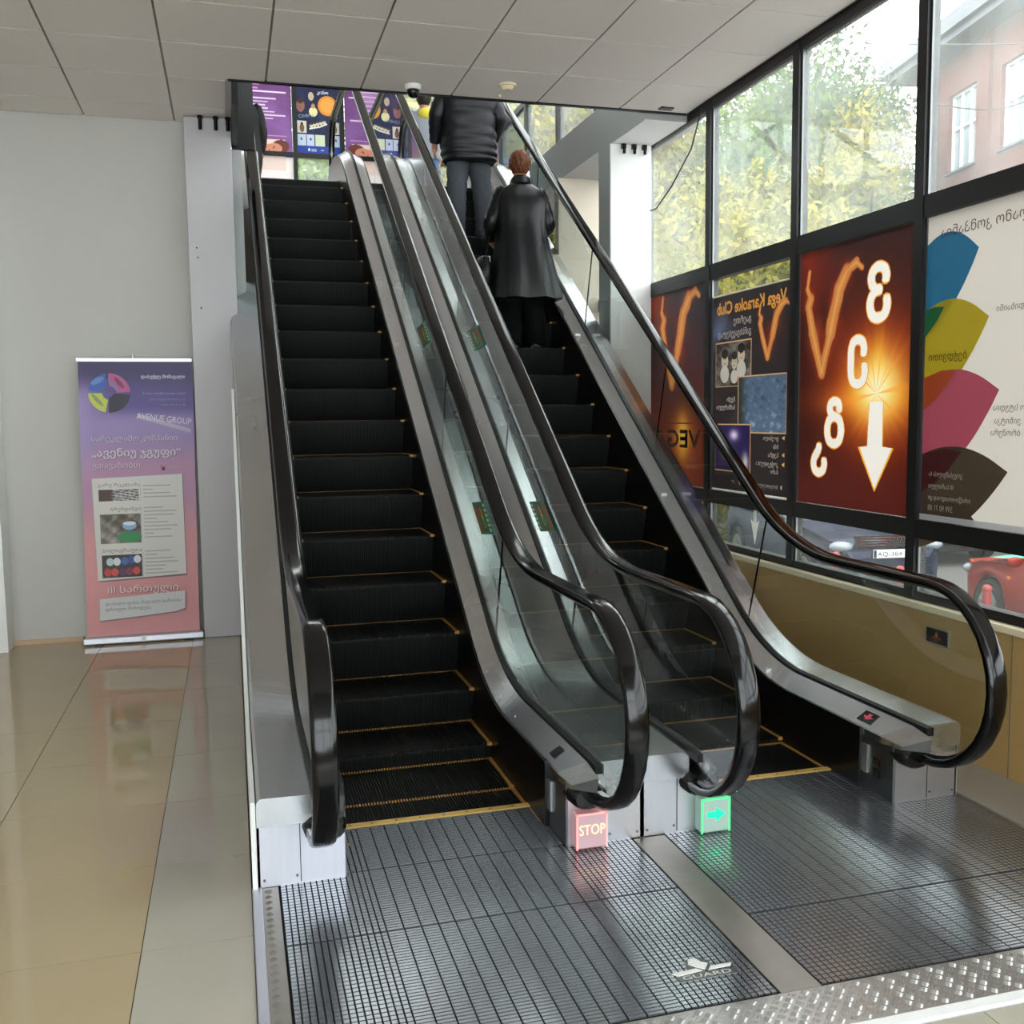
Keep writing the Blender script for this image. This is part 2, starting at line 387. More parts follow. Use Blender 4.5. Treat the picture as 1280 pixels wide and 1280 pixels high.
MB().box(3.01, 3.36, 2.2, 8.93, -.012, .004).build('floor', 'concrete_floor', kind='structure')
# walls
wl = MB().box(-4.2, .07, 8.1, 8.25, 0, CEIL + .1).build('wall_back', 'wall_paint', kind='structure')
MB().box(.0, .16, 8.12, 8.25, 0, 3.72).build('wall_back', 'beam_grey', kind='structure')
MB().box(-4.2, -4.05, -3.2, 14.2, 0, 7.6).build('wall_left', 'wall_paint', kind='structure')
MB().box(-1.72, -1.615, 7.86, 8.1, 0, CEIL).build('trim_1', 'column_white', kind='structure')
MB().box(-1.615, -.25, 8.085, 8.1, 0, .035).build('baseboard_back', 'baseboard_tan', kind='structure')
MB().box(2.985, WX, 8.93, 9.05, 0, 3.842).build('wall_far', 'wall_beige', kind='structure')
pr = MB().box(3.34, 3.56, -3.2, 8.93, 0, .665).build('wall_right', 'parapet_olive', kind='structure')
MB().box(3.325, 3.60, -3.2, 8.93, .665, .70, .004).build('trim_2', 'sill_cream', kind='structure')
for yy in (3.62,):
    MB().box(3.337, 3.3402, yy, yy + .004, 0, .66).build('panel_joint', 'grout', pr)
# ceiling
ce = MB().box(-4.2, .07, -3.2, 8.1, CEIL + .03, 4.19).box(.07, WX + .1, -3.2, 7.03, CEIL + .03, 4.19).build('ceiling', 'ceiling_grid_white', kind='structure')
cx = [-.316 + .627 * k for k in range(-6, 6)] + [3.36]
cy = [6.434 + .631 * k for k in range(-9, 3)]
def ctile(x0, x1, y0, y1):
    g = .007; k = (round(x1 - x0, 3), round(y1 - y0, 3), 'c')
    if k not in tile_me:
        a, c = (x1 - x0) / 2 - g, (y1 - y0) / 2 - g; o = MB().box(-a, a, -c, c, -.004, .016).build('ceiling_tile', 'ceiling_tile_white'); o.parent = ce; tile_me[k] = o
        o.location = ((x0 + x1) / 2, (y0 + y1) / 2, CEIL); return
    link_mesh('ceiling_tile', tile_me[k].data, ce, ((x0 + x1) / 2, (y0 + y1) / 2, CEIL))
for i in range(len(cx) - 1):
    for j in range(len(cy) - 1):
        x0, x1, y0, y1 = cx[i], cx[i + 1], cy[j], cy[j + 1]
        if y0 > 7.0 and x0 > -.4: x1 = min(x1, .06)
        if x0 >= .06 and y0 > 7.0: continue
        if x0 > .06 and y1 > 7.02: y1 = 7.02
        if y1 - y0 > .1 and x1 - x0 > .1: ctile(x0, x1, y0, y1)
    if cx[i] < 0: ctile(cx[i], min(cx[i + 1], .06), 7.70 - .005, 8.09)
gb = MB()
for x in cx: gb.box(x - .012, x + .012, -3.0, 7.02 if x > .07 else 8.09, CEIL + .004, CEIL + .02)
for y in cy: gb.box(-4.0, (.06 if y > 7.03 else 3.36), y - .006, y + .006, CEIL + .003, CEIL + .02)
gb.build('ceiling_grid', 'ceiling_grid_white', ce)
MB().box(.07, 3.36, 7.02, 7.05, CEIL - .012, CEIL + .28).build('edge_angle', 'black_frame', ce)
MB().box(.055, .09, 7.03, 8.1, CEIL - .006, CEIL + .28).build('edge_angle', 'column_metal', ce)
MB().box(.09, .13, 7.05, 8.12, 3.74, 4.9).box(.09, .26, 8.13, 8.18, 3.73, 4.9).build('trim_3', 'black_frame', kind='structure')
# columns and beam
lc = MB().box(-.249, .085, 7.9, 8.1, 0, 3.885, .006).build('column', 'column_metal', label='plain grey-white steel clad column left of the escalators, in front of the back wall', cat='column')
hk = []
for x in (-.13, -.02, .065):
    MB().cyl((x, 7.88, 3.79), .014, .10, 2, 10).box(x - .02, x + .02, 7.87, 7.9, 3.87, 3.886).build('bolt', 'black_plastic', lc)
for x, z in ((-.19, 2.94), (-.185, 2.87), (-.175, 2.5)):
    MB().cyl((x, 7.893, z), .006, .01, 1, 8).build('screw_hole', 'black_plastic', lc)
rc = MB().box(3.022, WX - .02, 7.72, 7.98, 0, 3.842, .006).build('column', 'column_white', label='bright white column at the far end of the window wall', cat='column')
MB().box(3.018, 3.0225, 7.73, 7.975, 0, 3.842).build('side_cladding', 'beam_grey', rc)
for x in (3.13, 3.22, 3.31):
    MB().cyl((x, 7.69, 3.76), .013, .07, 2, 10).box(x - .018, x + .018, 7.69, 7.725, 3.80, 3.84).build('bolt', 'black_plastic', rc)
bm_ = MB().box(3.02, WX + .1, 7.05, 12.9, 3.842, 4.19).build('beam', 'beam_grey', label='long grey-white beam over the white column, running away beside the escalator void', cat='beam')
MB().box(3.035, WX, 7.06, 7.72, 3.838, 3.843).build('soffit_panel', 'column_white', bm_)
# upper storey
MB().box(-4.2, .07, 8.1, 14.2, 3.95, 4.19).box(.07, 3.02, 11.42, 14.2, 3.95, 4.19).box(3.02, WX, 12.9, 14.2, 3.95, 4.19).build('floor_upper', 'concrete_floor', kind='structure')
MB().box(-4.2, WX + .1, -3.2, 14.2, 7.5, 7.65).build('ceiling_upper', 'ceiling_tile_white', kind='structure')
# ---- windows of the right wall
MY = [8.99, 7.86, 6.70, 5.545, 4.385, 3.225, 2.065, .905, -.255, -1.415, -2.6]
fx0, fx1 = WX - .03, WX + .045
def pane(par, x0, x1, y0, y1, z0, z1): MB().box(x0, x1, y0, y1, z0, z1).build('pane', 'window_glass_low' if z1 < 3 else 'window_glass_dirty', par)
WIN = []
for i in range(len(MY) - 1):
    y1, y0 = MY[i], MY[i + 1]; h = .035
    fr = MB().box(fx0, fx1, y0 - h + .0005, y0 + h, .70, 3.90)
    for (a, b) in ((.70, .745), (1.02, 1.115), (2.63, 2.74), (3.835, 3.90)): fr.box(fx0 + .004, fx1 - .004, y0 + h, y1 - h, a, b)
    fo = fr.build('window_%d' % (i + 1), 'black_frame', kind='structure'); WIN.append(fo)
    for (a, b) in ((.745, 1.02), (1.115, 2.63), (2.74, 3.835)):
        pane(fo, WX, WX + .006, y0 + h, y1 - h, a, b)
        MB().box(WX - .012, WX, y0 + h, y0 + h + .014, a, b).box(WX - .012, WX, y1 - h - .014, y1 - h, a, b).build('gasket', 'steel_dark', fo)
UY = [14.0, 12.4, 11.27, 10.13, 8.99, 7.86, 6.7, 5.5, 3.2, 1., -1., -3.]
for i in range(len(UY) - 1):
    y1, y0 = UY[i], UY[i + 1]; h = .035
    fr = MB().box(fx0, fx1, y0 - h + .0005, y0 + h, 4.2, 7.5)
    for (a, b) in ((4.2, 4.27), (5.2, 5.27), (7.42, 7.5)): fr.box(fx0 + .004, fx1 - .004, y0 + h, y1 - h, a, b)
    fo = fr.build('window_%d' % (i + 11), 'black_frame', kind='structure')
    for (a, b) in ((4.27, 5.2), (5.27, 7.42)): pane(fo, WX, WX + .006, y0 + h, y1 - h, a, b)
# upper end wall windows
UXB = [-4.05, -3.0, -2.2, -1.48, -.75, -.02, .71 + .265, 1.70, 2.43, 2.90, 3.37]
for i in range(len(UXB) - 1):
    x0, x1 = UXB[i], UXB[i + 1]; h = .028
    fr = MB().box(x1 - h + .0005, x1 + h, 14.0, 14.07, 4.2, 7.5)
    for (a, b) in ((4.2, 4.26), (5.16, 5.22), (7.42, 7.5)): fr.box(x0 + h, x1 - h, 14.004, 14.066, a, b)
    fo = fr.build('window_%d' % (i + 22), 'black_frame', kind='structure')
    for (a, b) in ((4.26, 5.16), (5.22, 7.42)): MB().box(x0 + h, x1 - h, 14.03, 14.036, a, b).build('pane', 'window_glass_dirty', fo)
# glazed front behind the camera
for i in range(5):
    x0, x1 = -4.05 + i * 1.49, -4.05 + (i + 1) * 1.49; h = .04
    fr = MB().box(x1 - h + .0005, x1 + h, -3.2, -3.13, 0, CEIL)
    for (a, b) in ((0, .12), (2.3, 2.38), (CEIL - .08, CEIL)): fr.box(x0 + h, x1 - h, -3.196, -3.134, a, b)
    fo = fr.build('window_%d' % (i + 32), 'black_frame', kind='structure')
    for (a, b) in ((.12, 2.3), (2.38, CEIL - .08)): MB().box(x0 + h, x1 - h, -3.17, -3.164, a, b).build('pane', 'window_glass_dirty', fo)

# ================================================================== ESCALATORS
TAN = math.tan(math.radians(35)); TH = math.radians(35); ZU = 4.19
def prof(zl, off, Rb, zh, Rt, y0=3.53, y1=11.95, nl=10, na=14, ni=30, nh=10, par=False):
    yl = 4.613 + (zl - off) / TAN; yh = 4.613 + (zh - off) / TAN; k = math.tan(TH / 2); P = []
    ya = yl - Rb * k; yb = yh + Rt * k
    for i in range(nl): P.append((y0 + (ya - y0) * i / nl, zl, 0))
    for i in range(na): t = TH * i / na; P.append((ya + Rb * math.sin(t), zl + Rb * (1 - math.cos(t)), t))
    a = (ya + Rb * math.sin(TH), zl + Rb * (1 - math.cos(TH))); b = (yb - Rt * math.sin(TH), zh - Rt * (1 - math.cos(TH)))
    for i in range(ni): P.append((a[0] + (b[0] - a[0]) * i / ni, a[1] + (b[1] - a[1]) * i / ni, TH))
    for i in range(na): t = TH * (1 - i / na); P.append((yb - Rt * math.sin(t), zh - Rt * (1 - math.cos(t)), t))
    for i in range(nh + 1): P.append((yb + (y1 - yb) * i / nh, zh, 0))
    return P
P_nose = prof(0, 0, 1.5, ZU, 2.0, 3.0, 12.4)
P_in = prof(.27, .20, 1.15, ZU + .27, 1.9)        # deck, edge towards the steps
P_gl = prof(.335, .235, 1.2, ZU + .33, 1.9, 3.44)     # deck at the glass
P_out = prof(.333, .14, 1.3, ZU + .32, 1.9, 3.512)         # deck, outer edge
P_hr = prof(.965, 1.02, 1.3, ZU + .97, 1.9, 3.45, 12.05)
def zat(P, y): return float(np.interp(y, [p[0] for p in P], [p[1] for p in P]))
def sweep(P, sec, x):
    """sec: closed list of (dx, dn) ; P list (y,z,t)"""
    R = []
    for (y, z, t) in P: R.append([(x + dx, y - math.sin(t) * dn, z + math.cos(t) * dn) for dx, dn in sec])
    return R
def hr_path():
    r = .375; cyy, cz = 3.45, .965 - r; L = []
    L += [(3.60, cz - r - .005, math.pi), (3.52, cz - r, math.pi)]
    for i in range(0, 17): a = math.pi * (1 - i / 16); L.append((cyy - r * math.sin(a), cz + r * math.cos(a), a))
    L += P_hr[1:-1]; y1 = P_hr[-1][0]; cz = ZU + .97 - r
    for i in range(0, 17): a = -math.pi * i / 16; L.append((y1 - r * math.sin(a), cz + r * math.cos(a), a))
    L += [(y1 - .1, cz - r, -math.pi), (y1 - .18, cz - r, -math.pi)]
    return L
HRP = hr_path()
hsec = []
for i in range(14):
    a = 2 * math.pi * i / 14; hsec.append((.043 * math.copysign(abs(math.cos(a)) ** .55, math.cos(a)), .019 * math.copysign(abs(math.sin(a)) ** .7, math.sin(a))))
# arc-length positions of step noses
def nose_pts(phase):
    P = [p[:2] for p in P_nose]; S = [0]
    for a, b in zip(P[:-1], P[1:]): S.append(S[-1] + math.dist(a, b))
    yy = [p[0] for p in P]; zz = [p[1] for p in P]
    y0 = 10.296 - .3326 * (5 + phase); s0 = float(np.interp(y0, yy, S)); out = []
    k = -30
    while k < 30:
        s = s0 + .406 * k; k += 1; y = float(np.interp(s, S, yy)); z = float(np.interp(s, S, zz))
        if 3.62 < y < 11.42 and 0 < s < S[-1]: out.append((y, z))
    return out
def step_mesh():
    """tread with cleats running up the stair and a curved cleated riser; nose at the origin"""
    nc = 62; W = .80; path = [(.402, -.002, 0), (.2, 0, 0), (.012, 0, 0), (.001, -.006, .9), (0, -.02, 1.5)]
    for i in range(1, 7): d = .02 + .23 * i / 6; path.append((.07 * (d / .25) ** 1.6, -d, 1.4))
    xs_, hs = [], []
    for i in range(nc):
        x = -W / 2 + W * i / nc; p = W / nc; xs_ += [x, x + p * .5, x + p * .5, x + p]; hs += [0, 0, -1, -1]
    R = []
    for (y, z, a) in path:
        ny, nz = -math.sin(a), math.cos(a); dep = .007
        R.append([(x, y + ny * h * dep, z + nz * h * dep) for x, h in zip(xs_, hs)])
    return MB().rings(R, caps=False, smooth=False, closed=False)
def demarc_mesh():
    b = MB(); nc = 62; W = .80; p = W / nc
    for i in range(nc): b.box(-W / 2 + i * p, -W / 2 + i * p + p * .52, .384, .404, -.003, .0012)
    for s in (-1, 1): b.box(s * .393 - .007, s * .393 + .007, .0, .402, -.01, .002)
    for s in (-1, 1): b.box(s * .393 - .012, s * .393 + .012, -.003, .018, -.012, .0025)
    return b
step_me = None
def make_escalator(cxx, phase, label, group):
    global step_me, dem_me
    R = empty('escalator', (cxx, 4.0, 0), label, 'escalator', group)
    if step_me is None:
        a = step_mesh().build('step', 'step_black', fix=False); step_me = a.data; bpy.data.objects.remove(a)
        a = demarc_mesh().build('d', 'yellow_teeth'); dem_me = a.data; bpy.data.objects.remove(a)
    for (y, z) in nose_pts(phase):
        s = link_mesh('step', step_me, R, (0, y - 4.0, z)); link_mesh('demarcation_line', dem_me, s)
    # comb plates
    cp = MB().box(cxx - .405, cxx + .405, 3.962, 4.0, -.01, .006).build('comb_plate', 'comb_yellow', R)
    sc = MB()
    for x in (-.36, -.27, -.17, -.07, .03, .13, .23, .33): sc.cyl((cxx + x, 3.98, .005), .005, .003, 2, 8)
    sc.build('screws', 'steel_dark', cp, kind='stuff')
    MB().box(cxx - .405, cxx + .405, 11.36, 11.46, ZU - .02, ZU + .006).build('comb_plate', 'comb_yellow', R)
    for s in (-1, 1):
        MB().box(cxx + s * .418 - .006, cxx + s * .418 + .006, 3.962, 4.62, -.01, .007).build('side_strip', 'comb_yellow', R)
    for s in (-1, 1):
        X = lambda d: cxx + s * d
        # skirt
        sk = MB(); yy = np.linspace(3.75, 11.7, 90)
        sk.rings([[(X(.404), y, max(-.03, zat(P_nose, y) - .6)), (X(.404), y, zat(P_in, y) + .003), (X(.425), y, zat(P_in, y) + .003), (X(.425), y, max(-.03, zat(P_nose, y) - .6))] for y in yy], smooth=False)
        sk.build('skirt_panel', 'skirt_black', R)
        # inner deck
        Ra = []
        for a, g in zip(P_in, P_gl): Ra.append([(X(.415), a[0], a[1] - .03), (X(.413), a[0], a[1]), (X(.418), a[0], a[1] + .006), (X(.507), g[0] if a[0] > 3.6 else a[0] - .09, g[1] if a[0] > 3.6 else a[1] + .055), (X(.507), a[0], a[1] - .03)])
        Ra[0] = [(X(.43), 3.50, .245), (X(.43), 3.49, .262), (X(.435), 3.49, .268), (X(.507), 3.40, .315), (X(.507), 3.42, .25)]
        MB().rings(Ra, smooth=False).build('inner_deck', 'steel', R)
        # outer deck
        Ra = []
        for a, g in zip(P_out, P_gl): Ra.append([(X(.543), g[0] if a[0] > 3.6 else 3.512, g[1]), (X(.72), max(a[0], 3.512), a[1] + .004), (X(.733), max(a[0], 3.512), a[1] - .008), (X(.736), max(a[0], 3.512), a[1] - .03), (X(.736), max(a[0], 3.512), a[1] - .10), (X(.543), max(a[0], 3.512), a[1] - .10)])
        MB().rings(Ra, smooth=False).build('outer_deck', 'steel', R)
        # gasket either side of glass
        Rg = sweep(P_gl, [(-.017, -.02), (.017, -.02), (.017, .014), (-.017, .014)], X(.525))
        MB().rings(Rg, smooth=False).build('glass_gasket', 'black_gasket', R)
        # glass panels
        n = len(P_gl); cuts = [0, 22, 31, 39, 47, 55, n - 1]
        hg = [(p[0] , p[1]-.012) for p in HRP]
        for a, b in zip(cuts[:-1], cuts[1:]):
            bot = [P_gl[i][:2] for i in range(a, b + 1)]; top = [(P_hr[i][0], P_hr[i][1] - .01) for i in range(a, b + 1)]
            def lerp(p, q, t): return (p[0] + (q[0] - p[0]) * t, p[1] + (q[1] - p[1]) * t)
            if a > 0: bot[0] = lerp(bot[0], bot[1], .02); top[0] = lerp(top[0], top[1], .02)
            if b < n - 1: bot[-1] = lerp(bot[-1], bot[-2], .02); top[-1] = lerp(top[-1], top[-2], .02)
            poly = bot + top[::-1]
            if a == 0: poly = [(3.45, .30)] + bot[1:] + top[:0:-1] + [(3.45 - .36 * math.sin(t), .59 + .36 * math.cos(t)) for t in [math.pi * i / 14 for i in range(0, 13)]]
            if b == n - 1: poly = bot[:-1] + [(12.0, ZU + .3)] + [(12.05 + .36 * math.sin(t), ZU + .595 - .36 * math.cos(t)) for t in [math.pi * i / 14 for i in range(2, 15)]] + top[-2::-1]
            g = MB().prism(poly, 0, X(.525) - .005, X(.525) + .005).build('glass_panel', 'balustrade_glass', R)
            # a thin dark seal along the joint
            if b < n - 1: MB().prism([bot[-1], (bot[-1][0] + .003, bot[-1][1]), (top[-1][0] + .003, top[-1][1]), top[-1]], 0, X(.525) - .005, X(.525) + .005).build('joint_seal', 'black_gasket', g)
        # handrail
        MB().rings(sweep(HRP, hsec, X(.525))).build('handrail', 'rubber', R)
        MB().rings(sweep(HRP[2:-2], [(-.012, -.03), (.012, -.03), (.012, -.014), (-.012, -.014)], X(.525)), smooth=False).build('handrail_guide', 'steel_dark', R)
        # boot where the handrail enters
        Rb = []
        for y, k in ((3.47, .8), (3.485, 1), (3.56, 1.08)): Rb.append([(X(.50) + .075 * k * math.cos(2 * math.pi * i / 16), y, .212 + .05 * k * math.sin(2 * math.pi * i / 16)) for i in range(16)])
        MB().rings(Rb).build('handrail_inlet', 'black_plastic', R)
        # newel base block
        nb = MB().prism([(3.53, .004), (4.75, .004), (4.75, .23), (3.53, .23)], 0, X(.428), X(.737)).build('newel_base', 'steel_panel' if (s < 0 and phase == 0) else 'steel_soft', R)
        MB().box(min(X(.585), X(.588)), max(X(.585), X(.588)), 3.5285, 3.531, .01, .228).build('panel_seam', 'black_gasket', nb)
        MB().cyl((X(.60), 3.5255, .035), .005, .004, 1, 8).build('screw', 'steel_dark', nb); MB().cyl((X(.715), 3.5255, .03), .005, .004, 1, 8).build('screw', 'steel_dark', nb)
        MB().box(min(X(.423), X(.428)), max(X(.423), X(.428)), 3.54, 4.7, .004, .26).build('inner_cheek', 'steel_dark', R)
        MB().box(min(X(.414), X(.424)), max(X(.414), X(.424)), 3.71, 3.89, .075, .20).build('cover_plate', 'steel_soft', R)
        # outer cladding of the truss
        cl = MB(); cl.rings([[(X(.739), y, 0.002 if zat(P_nose, y) < 1.0 else zat(P_nose, y) - .95), (X(.739), y, zat(P_out, y) - .03), (X(.728), y, zat(P_out, y) - .03), (X(.728), y, 0.002 if zat(P_nose, y) < 1.0 else zat(P_nose, y) - .95)] for y in np.linspace(3.53, 11.9, 80)], smooth=False)
        cl.build('side_cladding', 'column_metal', R)
    ud = MB(); ud.rings([[(cxx - .73, y, zat(P_nose, y) - .97), (cxx + .73, y, zat(P_nose, y) - .97), (cxx + .73, y, zat(P_nose, y) - .93), (cxx - .73, y, zat(P_nose, y) - .93)] for y in np.linspace(6.05, 11.9, 40)], smooth=False)
    ud.build('underside_panel', 'beam_grey', R)
    return R
E1 = make_escalator(.772, 0.0, 'empty left-hand escalator with black grooved steps and no people on it', 'pair of escalators')
E2 = make_escalator(2.245, .55, 'right-hand escalator next to the poster windows, carrying the two standing people', 'pair of escalators')
for k in ('group',):
    for e in (E1, E2): del e[k]
fl = MB(); fl.rings([[(.0165, y, max(0.002, zat(P_out, y) - .42)), (.0165, y, zat(P_out, y) - .006), (.0335, y, zat(P_out, y) - .006), (.0335, y, max(0.002, zat(P_out, y) - .42))] for y in list(np.linspace(3.515, 7.1, 50))], smooth=False)
fl.build('edge_flange', 'white_plastic', E1)
# stickers on the glass
def sticker(par, X, s, y1, z1, flip):
    """upright parallelogram sticker; long side follows the incline down from (y1,z1)"""
    U = Vector((0, -1, .10)); V = Vector((0, 1, -.0)); o = Vector((X + s * .006, y1, z1)); N = Vector((s, 0, 0))
    U = Vector((0, -.285, .03)); V = Vector((0, -.22, -.155)); a = Art(o, U, V, N)
    a.rect(0, 0, 1, 1, '#2b8a6c'); a.rect(.30, .06, .72, .94, '#5f6142'); a.rect(.02 if not flip else .78, .06, .20 if not flip else .97, .94, '#b05a40')
    a.ell(.52, .5, .07, .33, '#c9c050'); a.ell(.42, .35, .10, .12, '#b4503c'); a.ell(.60, .66, .10, .13, '#3f9a5c')
    for i in range(6): q = .08 + .15 * i; a.rect(.80 if not flip else .04, q, .95 if not flip else .20, q + .09, '#dff2e4')
    a.build('sticker', 'print_flat', par)
sticker(E1, 1.297, -1, 5.44, 1.188, False); sticker(E1, 1.297, -1, 7.02, 2.29, False)
sticker(E2, 1.713, -1, 5.703, 1.157, True); sticker(E2, 1.713, -1, 7.25, 2.29, True)
# small things on the decks
def chip(par, y, x, white=True):
    z = zat(P_in, y) + .012; d = .05
    MB().prism([(x - .03, y - .04), (x + .018, y + .05), (x + .018, y - .02)], 2, z - .006, z + .012).build('skirt_light', 'white_plastic', par)
def deckplate(par, x, y, ln, wd):
    """thin plate lying on the inner deck, returns an Art frame on its top"""
    z = zat(P_in, y); sl = (.058) / .09
    s = 1 if x > par.location.x else -1; c = par.location.x
    def Z(xx): return z + .006 + (abs(xx - c) - .418) * (.055 / .09)
    v = [(x - wd / 2, y), (x + wd / 2, y), (x + wd / 2, y + ln), (x - wd / 2, y + ln)]
    b = MB(); b.add([(a, bb, Z(a)) for a, bb in v] + [(a, bb, Z(a) + .004) for a, bb in v], [(3, 2, 1, 0), (4, 5, 6, 7), (0, 1, 5, 4), (1, 2, 6, 5), (2, 3, 7, 6), (3, 0, 4, 7)])
    o = b.build('indicator_plate', 'black_plastic', par); return Z, o
deckplate(E1, 1.232, 3.72, .07, .045)
Z, o = deckplate(E2, 2.705, 3.72, .10, .052)
zc = Z(2.705) + .005; a = Art((2.683, 3.73, Z(2.683) + .0045), (1, 0, .611), (0, 1, 0), (0, 0, 1))
a.poly([(.006, .04), (.024, .075), (.024, .052), (.038, .052), (.038, .028), (.024, .028), (.024, .005)], '#e8607c'); a.build('arrow_mark', 'print_flat', o)
for y in (7.6, 5.95, 4.62): chip(E2, y, 2.69)
chip(E2, 9.0, 2.69); chip(E1, 4.35, 1.24)
for i in range(3): pass
MB().box(2.652, 2.659, 3.615, 3.655, .135, .165).box(2.652, 2.659, 3.615, 3.655, .08, .12).build('key_switch', 'black_plastic', E2)

# lit indicator boxes on the newel fronts
def lightbox(x0, z0, label, face, glow, led):
    sx = .125; r = empty('indicator_box', (x0 + sx / 2, 3.5, z0), label, 'indicator light')
    MB().box(x0, x0 + sx, 3.472, 3.53, z0, z0 + .14, .006).build('case', face, r)
    e = MB(); t = .006
    e.box(x0 - .001, x0 + t, 3.469, 3.474, z0, z0 + .14); e.box(x0 + sx - t, x0 + sx + .001, 3.469, 3.474, z0, z0 + .14); e.box(x0, x0 + sx, 3.469, 3.474, z0 + .134, z0 + .141)
    e.build('glowing_edge', glow, r)
    MB().sphere((x0 + sx + .018, 3.46, z0 + .165), .007, .005, .004, 8, 6).build('led', led, r)
    return r
lb = lightbox(1.214, .012, 'small square box lit red with the word STOP, on the centre newel', 'stop_face', 'red_glow', 'red_led')
def text_geo(t, x, y, z, wd, h, m, par, name='lettering'):
    vs, fs = text_mesh(t); sx = wd / (vs[:, 0].max() - vs[:, 0].min()); b = MB(); b.add([(x + (p[0] - vs[:, 0].min()) * sx, y, z + p[1] * h / .72) for p in vs], fs)
    return b.build(name, m, par, fix=False)
text_geo('STOP', 1.226, 3.4708, .068, .105, .042, 'stop_text', lb)
lb2 = lightbox(1.737, .010, 'small square box lit green with a right-pointing arrow, on the third newel', 'green_face', 'green_glow', 'green_led')
b = MB().prism([(1.762, .072), (1.80, .072), (1.80, .055), (1.842, .084), (1.80, .113), (1.80, .096), (1.762, .096)], 1, 3.4700, 3.4715); b.build('arrow', 'green_text', lb2)
for e in (E1, E2): pass

# ================================================================== LANDING PLATES
def cells(b, x0, x1, y0, y1, px, py, g=.005):
    nx = max(1, round((x1 - x0) / px)); ny = max(1, round((y1 - y0) / py)); dx, dy = (x1 - x0) / nx, (y1 - y0) / ny
    for i in range(nx):
        for j in range(ny):
            xa, ya, xb, yb = x0 + i * dx + g / 2, y0 + j * dy + g / 2, x0 + (i + 1) * dx - g / 2, y0 + (j + 1) * dy - g / 2
            n = len(b.v); zt, zb = .004, -.002
            b.v += [(xa, ya, zt), (xb, ya, zt), (xb, yb, zt), (xa, yb, zt), (xa - .001, ya - .001, zb), (xb + .001, ya - .001, zb), (xb + .001, yb + .001, zb), (xa - .001, yb + .001, zb)]
            b.f += [(n, n + 1, n + 2, n + 3), (n + 4, n + 5, n + 1, n), (n + 5, n + 6, n + 2, n + 1), (n + 6, n + 7, n + 3, n + 2), (n + 7, n + 4, n, n + 3)]; b.sm += [False] * 5
def landing(x0, x1, cuts, zones, label):
    r = empty('landing_plate', ((x0 + x1) / 2, 3.2, 0), label, 'floor plate')
    MB().box(x0, x1, 2.425, 3.96, -.011, -.003).build('backing', 'grate_base', r)
    for ya, yb in zip(cuts[:-1], cuts[1:]):
        base = MB().box(x0 + .003, x1 - .003, ya + .003, yb - .003, -.003, -.0015).build('panel', 'grate_base', r)
        b = MB()
        for (xa, xb, px, py) in zones: cells(b, xa, xb, ya + .004, yb - .004, px, py)
        b.build('ribs', 'grate_metal', base, kind='stuff', fix=False)
    return r
L1 = landing(.105, 1.466, [2.425, 3.10, 3.56, 3.96], [(.11, .43, .021, .021), (.43, 1.17, .057, .0165), (1.17, 1.462, .0215, .019)], 'ribbed metal landing plate in front of the left escalator')
L2 = landing(1.602, 3.0, [2.425, 2.86, 3.96], [(1.606, 1.93, .0215, .021), (1.93, 2.68, .057, .0165), (2.68, 2.996, .0215, .021)], 'ribbed metal landing plate in front of the right escalator')
em = empty('emblem_badge', (1.30, 2.6, .004), 'small winged shield emblem set in the left landing plate', 'emblem')
MB().prism([(1.262, 2.61), (1.29, 2.58), (1.335, 2.60), (1.345, 2.635), (1.315, 2.665), (1.275, 2.655)], 2, .0035, .0062).build('backing', 'steel_dark', em)
MB().prism([(1.275, 2.632), (1.318, 2.632), (1.335, 2.62), (1.312, 2.592), (1.29, 2.61)], 2, .006, .0085).build('shield', 'white_plastic', em)
MB().prism([(1.278, 2.636), (1.318, 2.636), (1.308, 2.658), (1.285, 2.655)], 2, .006, .0085).build('crest', 'white_plastic', em)
MB().prism([(1.205, 2.596), (1.288, 2.603), (1.302, 2.588), (1.218, 2.58)], 2, .006, .0082).prism([(1.322, 2.587), (1.335, 2.603), (1.405, 2.603), (1.395, 2.588)], 2, .006, .0082).build('wing', 'white_plastic', em)
MB().box(1.21, 1.40, 2.552, 2.582, .0035, .006).build('backing', 'steel_dark', em)
vs, fs = text_mesh('GUARD'); sx = .16 / (vs[:, 0].max()); MB().add([(1.225 + p[0] * sx, 2.558 + p[1] * .026, .0066) for p in vs], fs).build('lettering', 'white_plastic', em, fix=False)
# chequer plates
def checker(name, x0, x1, y0, y1, label, m='checker_metal', z=.004, pat=True):
    o = MB().box(x0, x1, y0, y1, -.012, z).build(name, m, label=label, cat='metal plate')
    if not pat: return o
    b = MB(); g = .042; i = 0; y = y0 + .02
    while y < y1 - .01:
        x = x0 + .02 + (0 if i % 2 == 0 else g / 2); j = 0
        while x < x1 - .015:
            ang = math.radians(45 if (i + j) % 2 else -45); c, s_ = math.cos(ang), math.sin(ang)
            for k in (-1.5, -.5, .5, 1.5):
                px, py = x + k * .0055 * -s_, y + k * .0055 * c; L_, w_ = .013, .0022
                q = [(-L_, 0), (-L_ * .4, -w_), (L_ * .4, -w_), (L_, 0), (L_ * .4, w_), (-L_ * .4, w_)]
                n = len(b.v)
                b.v += [(px + u * c - v * s_, py + u * s_ + v * c, z - .0002) for u, v in q] + [(px + u * .6 * c, py + u * .6 * s_, z + .003) for u in (-L_ * .7, L_ * .7)]
                b.f += [(n, n + 1, n + 6), (n + 1, n + 2, n + 7, n + 6), (n + 2, n + 3, n + 7), (n + 3, n + 4, n + 7), (n + 4, n + 5, n + 6, n + 7), (n + 5, n, n + 6)]; b.sm += [False] * 6
            x += g; j += 1
        y += g / 2 * 1.0; i += 1
    b.build('raised_bars', m, o, kind='stuff', fix=False)
    return o
